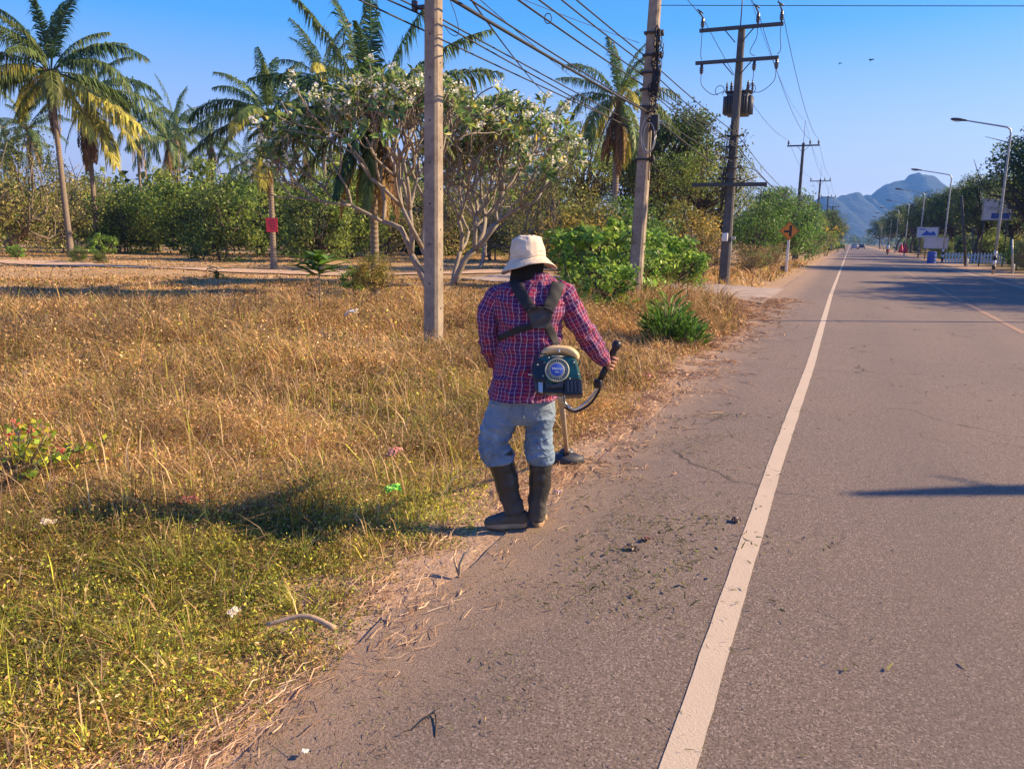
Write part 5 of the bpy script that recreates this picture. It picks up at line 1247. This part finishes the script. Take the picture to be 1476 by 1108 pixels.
c_ = mixc(t, ramp(t, n1, (.35, (0, 0, 0)), (.68, (1, 1, 1))), (.075, .13, .215), (.27, .36, .44)); c_ = mixc(t, math_(t, 'MULTIPLY', n2, .3), c_, (.03, .05, .1))  # faded denim; the pale noise also paints in fold highlights
sz = node(t, 'ShaderNodeSeparateXYZ'); l.new(oc, sz.inputs[0]); sr = node(t, 'ShaderNodeMapRange'); l.new(sz.outputs[2], sr.inputs[0]); sr.inputs[1].default_value = .62; sr.inputs[2].default_value = .8
c_ = mixc(t, math_(t, 'MULTIPLY', sr.outputs[0], .6), c_, (.24, .27, .28))
l.new(c_, b.inputs['Base Color']); b.inputs['Roughness'].default_value = .9; bump(t, b, ntex(t, 11, 3, .5, oc, 1.2), .7, .04); M['denim'] = m
M['hat'] = mat('hat_cloth', (.70, .58, .43), .9, .18, 14, .35, 25, .02)
M['rubber'] = mat('boot_rubber', (.055, .05, .042), .5, .45, 9, .35, 16, .02, c2=(.03, .028, .025))
m, t, b, l = _nt('dusty_rubber'); oc = ocoord(t); sz = node(t, 'ShaderNodeSeparateXYZ'); l.new(oc, sz.inputs[0])
sr = node(t, 'ShaderNodeMapRange'); l.new(sz.outputs[2], sr.inputs[0]); sr.inputs[1].default_value = .30; sr.inputs[2].default_value = .0
fz = math_(t, 'ADD', math_(t, 'MULTIPLY', sr.outputs[0], .55), math_(t, 'MULTIPLY', ntex(t, 13, 5, .75, oc), .6))
c_ = mixc(t, ramp(t, fz, (.48, (0, 0, 0)), (1.0, (1, 1, 1))), (.03, .029, .027), (.15, .12, .09)); l.new(c_, b.inputs['Base Color'])
l.new(ramp(t, fz, (.3, (.38, .38, .38)), (.7, (.85, .85, .85))), b.inputs['Roughness']); bump(t, b, ntex(t, 14, 3, .5, oc, .6), .4, .03); M['rubber'] = m
M['sole'] = mat('boot_sole', (.42, .27, .15), .8, .3, 18, .2)
M['strap'] = mat('strap_webbing', (.018, .018, .02), .75, .2, 30, .3, 300, .002)
M['pad'] = mat('harness_pad', (.045, .045, .05), .6, .2, 30, .15)
M['mask'] = mat('mask_knit', (.008, .008, .009), .95, .3, 30, .2)
M['eng_green'] = mat('engine_green', (.014, .09, .078), .38, .5, 16, .15, 60, .003)
M['tankp'] = mat('tank_plastic', (.74, .52, .26), .45, .12, 9, .08, 30, .01)
M['alu'] = mat('bare_aluminium', (.5, .47, .43), .38, .2, 14, .1, metal=.6)
M['shaftm'] = mat('shaft_paint', (.42, .33, .25), .5, .25, 8, .1)
M['cream'] = mat('cream_ring', (.46, .43, .30), .5, .15, 8, .05)

D0 = 4.18; FB = gnd(760, 762); FB.z = 0
RI = Matrix.Rotation(-YAW, 3, 'Z')
def Lp(px, py, dy=0.0):
    return RI @ (at(px, py, D0+dy)-FB)
def row(pxl, pxr, py, dy, ry):
    a, b_ = Lp(pxl, py, dy), Lp(pxr, py, dy); c = (a+b_)/2; return (c.x, c.y, Lp(pxl, py, dy-ry).z, (b_.x-a.x)/2, ry)
def rp(px, py, dy, rx, ry=None):
    c = Lp(px, py, dy); r_ = rx if ry is None else ry; return (c.x, c.y, Lp(px, py, dy-r_).z, rx, r_)
def cloth(amp, sc=(9, 9, 5), seed=0.0, fold=0.0):
    def f(p, t_, k):
        q = Vector((p.x*sc[0]+seed, p.y*sc[1], p.z*sc[2])); v = noise.noise(q)*1.0+.5*noise.noise(q*2.3)
        r_ = max(0, 1-abs(noise.noise(Vector((p.x*sc[0]*.7+5+seed+p.z*5, p.y*5, p.z*sc[2]*1.6-p.x*6))))*4.2)   # diagonal creases
        r2 = max(0, 1-abs(noise.noise(Vector((p.x*sc[0]*.9+17+seed-p.z*4, p.y*7, p.z*sc[2]*2.6+p.x*5))))*5)
        return amp*(v*.6+fold*(.6*r_**1.3+.4*r2))
    return f
# body: one continuous skinned surface (seen only at the right hand, the rest is clothed)
def v4(p, r_, k=None): return (p.x, p.y, p.z, r_) if k is None else (p.x, p.y, p.z, r_, k)
grip_a, grip_b = Lp(868, 541, .15), Lp(886, 503, .17); ga = (grip_b-grip_a).normalized()
gc = grip_a.lerp(grip_b, .52)
wr = Lp(872.5, 523, .12); el_ = Lp(851, 486, .05); shR = Lp(811, 428, 0)
back = Vector((0, -1, 0)); sideR = ga.cross(back).normalized()
if sideR.x < 0: sideR = -sideR
toward = (wr-gc); toward = (toward-ga*toward.dot(ga)).normalized()
palmc = gc+back*.036+ga*-.002
chains = [[v4(Lp(754, 568, 0), .08, 'p'), v4(Lp(757, 540, 0), .09), v4(Lp(760, 490, 0), .105), v4(Lp(761, 440, 0), .11, 'c'), v4(Lp(762, 412, -.0), .055), v4(Lp(762, 392, .0), .055), v4(Lp(762, 374, .01), .075), v4(Lp(762, 358, .01), .068)],
    ['c', v4(shR, .05), v4(el_, .038), v4(wr, .024, 'w'), v4(wr.lerp(palmc, .6), .024, 'h'), v4(palmc+sideR*.008, .024, 'k')],
    ['c', v4(Lp(716, 428, 0), .05), v4(Lp(706, 490, .02), .038), v4(Lp(722, 528, .22), .025), v4(Lp(728, 532, .31), .028, 'lh'), v4(Lp(733, 534, .37), .018)],
    ['lh', v4(Lp(725, 530, .38), .009), v4(Lp(727, 536, .41), .008)],
    ['p', v4(Lp(727, 588, 0), .065), v4(Lp(716, 640, .0), .045), v4(Lp(737, 720, 0), .026)],
    ['p', v4(Lp(775, 588, 0), .065), v4(Lp(778, 640, .0), .045), v4(Lp(775, 722, 0), .026)]]
body = skin_mesh('person', chains, M['skin'], sub=2, loc=FB); body.rotation_euler = (0, 0, YAW)
tag(body, 'worker seen from behind in sun hat, plaid shirt and rubber boots, holding a brush cutter', 'person')
# fingers curl round the grip: four rooted in the palm plus a thumb
fch = []
for i, (off, L_) in enumerate([(.033, .95), (.012, 1.05), (-.009, 1.0), (-.029, .82)]):
    base = gc+ga*off; ch = []; 
    for j, (an, rr_) in enumerate([(-95, .036), (-60, .042), (-15, .041), (35, .036), (85, .031)]):
        a = R(an); q = base+(sideR*math.cos(a)-back*math.sin(a))*rr_*(1 if j < 4 else L_); ch.append(v4(q, .0105-.0009*j))
    fch.append(ch)
th = [v4(gc+back*.034+ga*.012-sideR*.012, .012), v4(gc+back*.030+ga*.036-sideR*.028, .0115), v4(gc+back*.008+ga*.050-sideR*.034, .010), v4(gc-back*.02+ga*.055-sideR*.026, .009)]
for ch in fch+[th]: skin_mesh('finger', [ch], M['skin'], body, 2)
# shirt
sh_ = G(); CL = cloth(.015, (6, 6, 5), 0, 1.5)
trows = [row(755, 793, 397, .0, .060), row(746, 801, 403, .0, .080), row(722, 811, 411, .0, .097), row(710, 817, 421, .0, .112), row(709, 816, 440, .0, .126), row(716, 809, 472, 0, .125), row(717, 806, 502, 0, .118), row(713, 805, 532, 0, .12), row(709, 803, 558, 0, .13), row(706, 800, 580, -.005, .138)]
loft(sh_, trows, 130, 110, disp=CL, fixed=True, sq=2.35)
CS = cloth(.012, (11, 11, 7), 3.0, 1.5)
loft(sh_, [rp(727, 421, 0, .045), rp(715, 430, 0, .060), rp(706, 450, 0, .058), rp(704, 476, .0, .055), rp(707, 498, .02, .054), rp(714, 516, .09, .05), rp(722, 527, .19, .044), rp(726, 530, .27, .035)], 60, 44, side=(1, 0, 0), disp=CS)
loft(sh_, [rp(799, 416, 0, .043), rp(811, 426, 0, .060), rp(822, 444, .0, .062), rp(836, 470, .01, .058), rp(848, 489, .04, .055), rp(858, 503, .07, .050), rp(865, 514, .10, .043), rp(870.5, 521, .115, .033)], 70, 44, side=(1, 0, 0), disp=CS)
shirt = sh_.build('shirt', M['plaid'], body)
g = G(); loft(g, [rp(773, 412, -.01, .083, .082), rp(774, 404, -.01, .078, .078), rp(775, 396, -.012, .066, .070), rp(774, 393.5, -.012, .058, .062)], 12, 40, fixed=True, disp=cloth(.004)); g.build('collar', M['plaid'], body)
g = G(); loft(g, [rp(867, 517, .108, .040), rp(871, 521.5, .117, .037), rp(873, 524, .122, .030)], 8, 30, disp=cloth(.003)); g.build('cuff', M['plaid'], body)
# neck cloth / face mask and hat
g = G(); loft(g, [rp(756, 414, 0, .06, .06), rp(757, 407, 0, .082, .085), rp(759, 396, 0, .086, .088), rp(761, 384, .01, .087, .095), rp(761, 370, .01, .086, .098), rp(761, 352, .01, .07, .08)], 26, 40, fixed=True, disp=cloth(.005)); g.build('face_mask', M['mask'], body)
hc = Lp(761, 372, .0); g = G(); n = 72; rings = []
for i in range(22):     # crown from centre top to its foot
    k = i/21; a = k*math.pi/2; rr_ = .092*min(1, math.sin(a)**.62*1.0); z_ = .116*(1-k**2.6)*1.0+.0
    rings.append([(rr_*math.cos(q)*(1.0+.02*math.sin(3*q)+.05*noise.noise(Vector((math.cos(q)*3, math.sin(q)*3, i*.25)))), rr_*1.12*math.sin(q)*(1+.05*noise.noise(Vector((math.cos(q)*3+9, math.sin(q)*3, i*.25)))), z_+.010*noise.noise(Vector((rr_*28*math.cos(q), rr_*28*math.sin(q), i*.22)))) for q in np.linspace(0, 2*math.pi, n, endpoint=False)])
for i in range(1, 16):  # brim, drooping at the sides, lifted behind
    k = i/15
    rg = []
    for q in np.linspace(0, 2*math.pi, n, endpoint=False):
        cx_, sy_ = math.cos(q), math.sin(q); r0, r1 = .094, .150
        rr_ = r0+(r1-r0)*k; dr = k*(.020+.048*abs(cx_)**1.6+.012*max(0, sy_)+.010*math.sin(3*q+.6))
        rg.append((rr_*cx_, rr_*1.1*sy_, -dr+.008*k*cx_))
    rings.append(rg)
v = [tuple(hc+Matrix.Rotation(R(-5), 3, 'Y') @ Vector(p_)) for r_ in rings for p_ in r_]
f = [(i*n+k, i*n+(k+1) % n, (i+1)*n+(k+1) % n, (i+1)*n+k) for i in range(len(rings)-1) for k in range(n)]
g.add(v, f); hat = g.build('sun_hat', M['hat'], body); s_ = hat.modifiers.new('t', 'SOLIDIFY'); s_.thickness = .003; s_.offset = 0
g = G()
for zz, th_ in ((.012, .003), (.034, .0028)):
    rr_ = .0935 if zz < .02 else .0915
    g.tube([tuple(hc+Matrix.Rotation(R(-5), 3, 'Y') @ Vector((rr_*math.cos(q), rr_*1.12*math.sin(q), zz+.003*math.sin(5*q)))) for q in np.linspace(0, 2*math.pi, 60)], th_, 5, cap=False)
g.build('hat_band', M['hat'], hat)
g = G()
for kk in (25, 28, 31, 34, 35): g.tube([tuple(Vector(v[kk*n+j])+Vector((0, 0, .0022))) for j in list(range(n))+[0]], .0011, 4, cap=False)
g.build('stitching', M['hat'], hat)
# jeans
g = G(); CJ = cloth(.0085, (5, 5, 8), 7.0, 1.6)
loft(g, [row(712, 799, 560, 0, .115), row(706, 800, 582, 0, .122), row(704, 800, 597, 0, .118), row(708, 797, 606, 0, .11), row(722, 785, 613, 0, .085)], 20, 60, fixed=True, sq=2.3)
loft(g, [rp(731, 590, 0, .098, .108), rp(725.5, 604, 0, .095, .105), rp(717.5, 622, .0, .087, .097), rp(711.5, 637, .0, .081, .09), rp(710.5, 648, .0, .080, .088), rp(713, 657, .0, .081, .086), rp(718, 664, .0, .080, .083), rp(720.5, 670, .0, .077, .079), rp(721, 672, .0, .07, .07)], 110, 72, disp=CJ)
loft(g, [rp(774, 590, 0, .092, .105), rp(775.5, 604, 0, .089, .105), rp(776.5, 622, .0, .076, .09), rp(777, 638, .0, .071, .083), rp(777.5, 652, .0, .074, .082), rp(778.5, 662, .0, .076, .082), rp(779, 668, .0, .074, .078), rp(779, 672, .0, .066, .07)], 110, 72, disp=CJ)
g.build('jeans', M['denim'], body)
g = G(); g.tube([tuple(Lp(x, y, -.125)) for x, y in ((754, 585), (754, 596), (756, 606))], .003, 5)
g.build('seam', M['denim'], body)
# boots
def boot(shaft, foot, sole, seed):
    g = G(); CB_ = cloth(.006, (9, 9, 10), seed, 1.2); loft(g, shaft, 44, 36, disp=CB_); loft(g, foot, 26, 28, side=foot_side); b_ = g.build('boot', M['rubber'], body)
    g = G(); loft(g, [tuple(list(shaft[0][:3])+[shaft[0][3]*1.04]*2), tuple(list(np.array(shaft[0][:3])*.72+np.array(shaft[1][:3])*.28)+[shaft[0][3]*1.035]*2)], 6, 30); g.build('boot_cuff', M['rubber'], b_)
    g = G(); n = len(sole); v = [tuple(Vector(p_)+Vector((0, 0, z_))) for z_ in (0, .03) for p_ in sole]
    g.add(v, [tuple(range(n-1, -1, -1)), tuple(range(n, 2*n))]+[(k, (k+1) % n, (k+1) % n+n, k+n) for k in range(n)]); g.build('sole', M['sole'], b_, bevel=.005); return b_
def sole_pts(heel, toe, w):
    d = Vector(toe)-Vector(heel); L_ = d.length; d.normalize(); s_ = Vector((-d.y, d.x, 0)); out = []
    for k in range(28):
        a = 2*math.pi*k/28; u = math.cos(a); vv = math.sin(a); ww = w*(1.0 if u > 0 else .82)*(abs(vv)**.8)*math.copysign(1, vv)*(1-.12*math.exp(-((u+.1)/.25)**2)); out.append(tuple(Vector(heel)+d*(L_*(u*.5+.5))+s_*ww))
    return out
def zfix(p, z): return Vector((p.x, p.y, z))
hl, tl = zfix(Lp(760, 746, .03), .004), zfix(Lp(698, 747, .02), .004); foot_side = (tl-hl).cross(Vector((0, 0, 1))).normalized()
def fr_(k, z, rx, ry, h=None, t_=None):
    q = hl.lerp(tl, k); return (q.x, q.y, z, rx, ry)
boot([rp(719, 657, 0, .075), rp(724, 676, 0, .071), rp(730.5, 700, 0, .064), rp(735, 720, 0, .056), rp(740, 734, 0, .055), rp(742, 744, -.01, .052)],
     [fr_(-.0, .045, .018, .02), fr_(.06, .055, .035, .042), fr_(.25, .065, .040, .05), fr_(.45, .058, .043, .042), fr_(.68, .045, .047, .034), fr_(.88, .036, .04, .026), fr_(.98, .03, .022, .014), fr_(1.0, .03, .008, .006)], sole_pts(hl, tl, .049), 1.0)
hl, tl = zfix(Lp(774, 755, .02), .0), zfix(Lp(779, 737, .25), .0); hl.x += .002; foot_side = (tl-hl).cross(Vector((0, 0, 1))).normalized()
boot([rp(779, 660, 0, .067), rp(779, 682, 0, .063), rp(778, 706, 0, .056), rp(774.5, 726, 0, .051), rp(774, 740, 0, .050), rp(774.5, 752, 0, .046)],
     [fr_(-.0, .04, .018, .02), fr_(.06, .05, .036, .042), fr_(.25, .065, .040, .05), fr_(.45, .058, .043, .042), fr_(.68, .045, .047, .034), fr_(.88, .036, .04, .026), fr_(.98, .03, .022, .014), fr_(1.0, .03, .008, .006)], sole_pts(hl, tl, .049), 2.0)
# harness lies on the shirt
bpy.context.view_layer.update()
MW = Matrix.Translation(FB) @ Matrix.Rotation(YAW, 4, 'Z')
me = shirt.data; bv = BVHTree.FromPolygons([MW @ v.co for v in me.vertices], [tuple(p.vertices) for p in me.polygons])
CO = Vector((0, 0, CAM_H))
def onshirt(px, py, off=.008):
    d = ray(px, py).normalized(); h = bv.ray_cast(CO, d)
    if h[0] is None: return None
    return h[0]-d*off
he = empty('harness', FB, YAW); HI = MW.inverted()
def ribbon(path, ws, name, mt, off=.008, m_=26, cross=5, thick=.005, parent=None):
    A = catmull([list(p_)+[w_] for p_, w_ in zip(path, ws)], m_); rows_ = []
    for i, a in enumerate(A):
        d = A[min(i+1, m_-1)][:2]-A[max(i-1, 0)][:2]; d /= max(np.hypot(*d), 1e-6); nn = np.array([-d[1], d[0]]); r_ = []
        for j in range(cross):
            q = a[:2]+nn*a[2]*(j/(cross-1)-.5); h = onshirt(q[0], q[1], off); r_.append(h)
        if any(h is None for h in r_):
            ok = [h for h in r_ if h is not None]
            if not ok: continue
            dm = sum((h-CO).dot(FWD) for h in ok)/len(ok)
            r_ = [h if h is not None else at(*(a[:2]+nn*a[2]*(j/(cross-1)-.5)), dm) for j, h in enumerate(r_)]
        rows_.append(r_)
    # smooth depth so the webbing spans the wrinkles
    P = np.array([[list(h) for h in r_] for r_ in rows_]); 
    for _ in range(4): P[1:-1] = (P[:-2]+P[1:-1]*2+P[2:])/4
    P = P-np.array(FWD)*.004
    v = [tuple(HI @ Vector(q)) for r_ in P for q in r_]; k = len(P)
    g = G().add(v, [(i*cross+j, i*cross+j+1, (i+1)*cross+j+1, (i+1)*cross+j) for i in range(k-1) for j in range(cross-1)])
    o_ = g.build(name, M[mt], parent or he); s_ = o_.modifiers.new('t', 'SOLIDIFY'); s_.thickness = thick; s_.offset = 0; b_ = o_.modifiers.new('b', 'BEVEL'); b_.width = .0015; b_.segments = 2; return o_
ribbon([(741, 403), (748, 418), (759, 436), (768, 450)], [16, 17, 16, 14], 'shoulder_strap', 'strap', .012, thick=.011)
ribbon([(804, 407), (801, 420), (794, 436), (787, 450)], [17, 18, 18, 16], 'shoulder_strap', 'strap', .012, thick=.011)
ribbon([(768, 470), (752, 473), (735, 480), (718, 488)], [8, 10, 9, 8], 'waist_strap', 'strap', .007)
ribbon([(786, 466), (793, 476), (799, 488), (803, 498)], [11, 12, 10, 9], 'waist_strap', 'strap', .007)
ribbon([(779, 442), (778.5, 450), (779, 462), (779, 473)], [32, 35, 31, 21], 'back_pad', 'pad', .018, cross=9, thick=.008)
ribbon([(760, 449), (768, 446), (777, 442)], [4, 4.5, 4], 'buckle', 'black', .028, cross=3, thick=.006)
ribbon([(784, 443), (791, 447), (798, 451)], [4, 4.5, 4], 'buckle', 'black', .028, cross=3, thick=.006)
tag(he, 'black shoulder harness with a grey back pad crossing the worker plaid shirt', 'harness')

# ------------------------------------------------------------------ brush cutter
Hd = gnd(817, 664); Hd.z = .05; Ec = at(806, 541, D0-.20)
be = empty('brush_cutter', (Hd.x, Hd.y, 0)); O = Vector((Hd.x, Hd.y, 0))
def BL(p): return tuple(Vector(p)-O)
sdir = (Hd-Ec).normalized(); N_ = -sdir; Xa = Vector((0, 0, 1)).cross(N_).normalized(); Ya = N_.cross(Xa).normalized()
N2 = (N_*.75+(CO-Ec).normalized()*.45).normalized(); Xe = Vector((0, 0, 1)).cross(N2).normalized(); Ye = N2.cross(Xe).normalized()
ME = Matrix((( Xe.x, N2.x, Ye.x, 0), (Xe.y, N2.y, Ye.y, 0), (Xe.z, N2.z, Ye.z, 0), (0, 0, 0, 1)))  # local x right, y towards camera, z up
ME = Matrix.Translation(Ec-O) @ ME
K = .00352  # metres per photograph pixel at the engine
def ex(px, py): return ((px-806)*K, -(py-541)*K*1.02)
def eprism(pts, y0, y1, name, mt, bev=.006, parent=None):
    return G().prism([ex(*p_) for p_ in pts], y0, y1, ME).build(name, M[mt], parent or be, smooth=False, bevel=bev)
eprism([(773, 519), (783, 514), (822, 514), (831, 519), (838, 543), (838, 549), (812, 549), (800, 556), (776, 553), (769, 540)], -.07, .035, 'engine_cover', 'eng_green', .012)
eprism([(780, 550), (812, 550), (820, 568), (783, 568)], -.06, .015, 'crankcase', 'black', .008)
eprism([(813, 546), (840, 548), (842, 570), (816, 572)], -.065, .04, 'air_filter', 'black', .007)
for q in range(4): eprism([(818+5.4*q, 551), (820.6+5.4*q, 551), (822+5.4*q, 567), (819.4+5.4*q, 567)], .039, .044, 'louvre', 'pad', 0)
eprism([(768, 546), (784, 548), (784, 568), (772, 566)], -.07, .02, 'muffler', 'steel', .006)
eprism([(776, 553), (783, 553), (783, 569), (777, 568)], .019, .027, 'muffler_guard', 'alu', .002)
G().tube([tuple(ME @ Vector((ex(760, 541)[0], 0, ex(760, 541)[1]))), tuple(ME @ Vector((ex(772, 541)[0], 0, ex(772, 541)[1])))], .006, 8).build('exhaust_pipe', M['alu'], be)
eprism([(768, 524), (782, 520), (788, 530), (787, 553), (771, 551), (765, 540)], .02, .046, 'carburettor_cover', 'black', .006)
eprism([(786, 553), (800, 556), (812, 550), (813, 560), (788, 562)], .0, .04, 'crankcase', 'steel', .004)
for bx, by in ((774, 529), (783, 545), (827, 524), (834, 541), (822, 548), (790, 518)): G().lathe([(.0045, -.004), (.0045, .006), (.002, .008)], 8, ME @ Matrix.Translation((ex(bx, by)[0], .042, ex(bx, by)[1])) @ Matrix.Rotation(-math.pi/2, 4, 'X')).build('bolt', M['alu'], be)
G().tube([tuple(ME @ Vector((ex(*q)[0], .03, ex(*q)[1]))) for q in ((776, 524), (770, 518), (774, 511), (786, 512))], .0035, 6).build('fuel_hose', M['cable'], be)
G().tube([tuple(ME @ Vector((ex(*q)[0], .035, ex(*q)[1]))) for q in ((812, 556), (815, 580), (822, 592), (836, 588))], .003, 6).build('ignition_wire', M['cable'], be)
# starter: green dome, cream slotted ring, blue badge
cx_, cz_ = ex(803, 536)
g = G(); g.lathe([(.066, .03), (.064, .042), (.058, .047), (.03, .048), (.01, .048)], 40, ME @ Matrix.Translation((cx_, 0, cz_)) @ Matrix.Rotation(-math.pi/2, 4, 'X')); st_ = g.build('starter_case', M['eng_green'], be)
g = G()
MR = ME @ Matrix.Translation((cx_, 0, cz_))
for k in range(30):
    a = 2*math.pi*k/30; p0 = Vector((.037*math.cos(a), .050, .037*math.sin(a))); p1 = Vector((.057*math.cos(a), .049, .057*math.sin(a))); g.tube([tuple(MR @ p0), tuple(MR @ p1)], .0026, 5)
for r_ in (.036, .059): g.tube([tuple(MR @ Vector((r_*math.cos(a), .0495, r_*math.sin(a)))) for a in np.linspace(0, 2*math.pi, 41)], .0042, 6, cap=False)
g.build('vent_ring', M['cream'], st_)
g = G(); g.lathe([(.034, .044), (.034, .053), (.031, .055), (.002, .056)], 32, MR @ Matrix.Rotation(-math.pi/2, 4, 'X')); bd_ = g.build('badge', M['blue_badge'] if 'blue_badge' in M else M['blue'], st_)
def lettering(txt, size, mtx, mt, parent, name='lettering'):
    cu = bpy.data.curves.new(name, 'FONT'); cu.body = txt; cu.size = size; cu.align_x = 'CENTER'; cu.align_y = 'CENTER'; cu.extrude = .0006; cu.offset = size*.018
    tmp = bpy.data.objects.new(name, cu); COL.objects.link(tmp); dg = bpy.context.evaluated_depsgraph_get(); me_ = bpy.data.meshes.new_from_object(tmp.evaluated_get(dg)); bpy.data.objects.remove(tmp)
    o_ = new_obj(name, me_, M[mt], parent); o_.matrix_local = mtx; return o_
RX = Matrix.Rotation(math.pi/2, 4, 'X')
FL = Matrix(((1, 0, 0, 0), (0, -1, 0, 0), (0, 0, 1, 0), (0, 0, 0, 1)))
def tm(dx, dz): # text plane: local x right, text-up = z, facing +y (the camera side)
    B_ = MR @ Matrix.Translation((dx, .0565, dz)); X_, Z_, Y_ = B_.col[0].xyz, B_.col[2].xyz, B_.col[1].xyz
    R3 = Matrix((X_, Z_, Y_)).transposed(); return Matrix.Translation(B_.translation) @ R3.to_4x4()
lettering('Makita', .019, tm(0, .006), 'white_paint', bd_); lettering('MM4', .010, tm(0, -.012), 'white_paint', bd_)
# tan tank arching over the top
g = G(); P = [ex(779, 516), ex(784, 508), ex(795, 504), ex(808, 503), ex(820, 505), ex(829, 511), ex(831, 517)]
loft(g, [tuple((ME @ Vector((x, -.01, z)))[:])+(ry_, rx_) for (x, z), rx_, ry_ in zip(P, (.012, .022, .026, .024, .026, .022, .012), (.03, .05, .055, .055, .055, .05, .03))], 30, 26, side=tuple(N2)); g.build('top_cover', M['tankp'], be)
G().tube([tuple(ME @ Vector((ex(794, 515)[0], .034, ex(794, 515)[1]))), tuple(ME @ Vector((ex(812, 515)[0], .034, ex(812, 515)[1])))], .006, 8).build('filler_cap', M['cream'], be)
G().tube([tuple(ME @ Vector((ex(*q)[0], .0, ex(*q)[1]))) for q in ((826, 518), (829, 512), (834, 512), (836, 520), (833, 528))], .004, 6).build('starter_cord', M['steel'], be)
# shaft, bar, grip, cutting head
def sp(k): return Ec+(Hd-Ec)*k
G().tube([BL(sp(.05)), BL(sp(.5)), BL(sp(1.0))], .0165, 12).build('shaft', M['shaftm'], be)
G().tube([BL(sp(.05)), BL(sp(.15))], .03, 14).build('clutch_housing', M['steel'], be)
G().tube([BL(sp(.17)), BL(sp(.30))], .023, 12).build('clamp_sleeve', M['alu'], be)
g0, g1 = MW @ grip_a, MW @ grip_b
h0 = sp(.235)
pth = catmull([tuple(h0), tuple(at(826, 590, 4.36)), tuple(at(845, 580, 4.38)), tuple(at(860, 562, 4.37)), tuple(g0), tuple(g1)], 30); g = G(); g.tube([BL(p_) for p_ in pth], .0085, 8); g.build('handlebar', M['alu'], be)
pth = catmull([tuple(sp(.30)), tuple(at(828, 593, 4.40)), tuple(at(848, 584, 4.41)), tuple(at(862, 566, 4.38)), tuple(at(868, 548, 4.34))], 26); G().tube([BL(p_) for p_ in pth], .0075, 8).build('throttle_cable', M['cable'], be)
gd = (g1-g0).normalized(); G().tube([BL(g0-gd*.03), BL(g0+gd*.02), BL(g0+gd*.07), BL(g1), BL(g1+gd*.012), BL(g1+gd*.035), BL(g1+gd*.05)], [.017, .019, .018, .019, .026, .027, .016], 14).build('grip', M['black'], be)
g = G(); g.box(BL(g0-gd*.05), (.045, .05, .05)); g.build('trigger_housing', M['black'], be, bevel=.008)
G().tube([BL(sp(.93)), BL(sp(1.0))], .028, 14).build('gear_case', M['steel'], be)
g = G(); g.lathe([(.02, .10), (.05, .085), (.055, .06), (.075, .045), (.075, .02), (.03, .0)], 20, Matrix.Translation((0, 0, .0))); g.build('cutting_head', M['steel'], be)
g = G(); n = 16; v = []
for i in range(n):
    a = R(200)+R(150)*i/(n-1); v += [(.05*math.cos(a), .05*math.sin(a), .075), (.14*math.cos(a), .14*math.sin(a), .06), (.15*math.cos(a), .15*math.sin(a), .015)]
g.add(v, [(i*3+j, i*3+j+1, i*3+j+4, i*3+j+3) for i in range(n-1) for j in range(2)]); o_ = g.build('guard', M['pad'], be); o_.modifiers.new('t', 'SOLIDIFY').thickness = .004
G().tube([tuple(Lp(804, 497, -.16)), tuple(Lp(806, 508, -.2))], .008, 6).build('hook', M['alu'], he)
tag(be, 'petrol brush cutter with teal engine and tan top cover held by the worker', 'brush cutter')

# ------------------------------------------------------------------ air
m = bpy.data.materials.new('haze_air'); m.use_nodes = True; t = m.node_tree; t.nodes.clear(); oo = t.nodes.new('ShaderNodeOutputMaterial'); pv = t.nodes.new('ShaderNodeVolumePrincipled')
pv.inputs['Color'].default_value = (.17, .43, 1.0, 1); pv.inputs['Density'].default_value = .00023; pv.inputs['Anisotropy'].default_value = .3; t.links.new(pv.outputs[0], oo.inputs['Volume'])
g = G(); g.box((0, 1850, 129.0), (7900, 4150, 262)); tag(g.build('haze', m, smooth=False), kind='stuff')
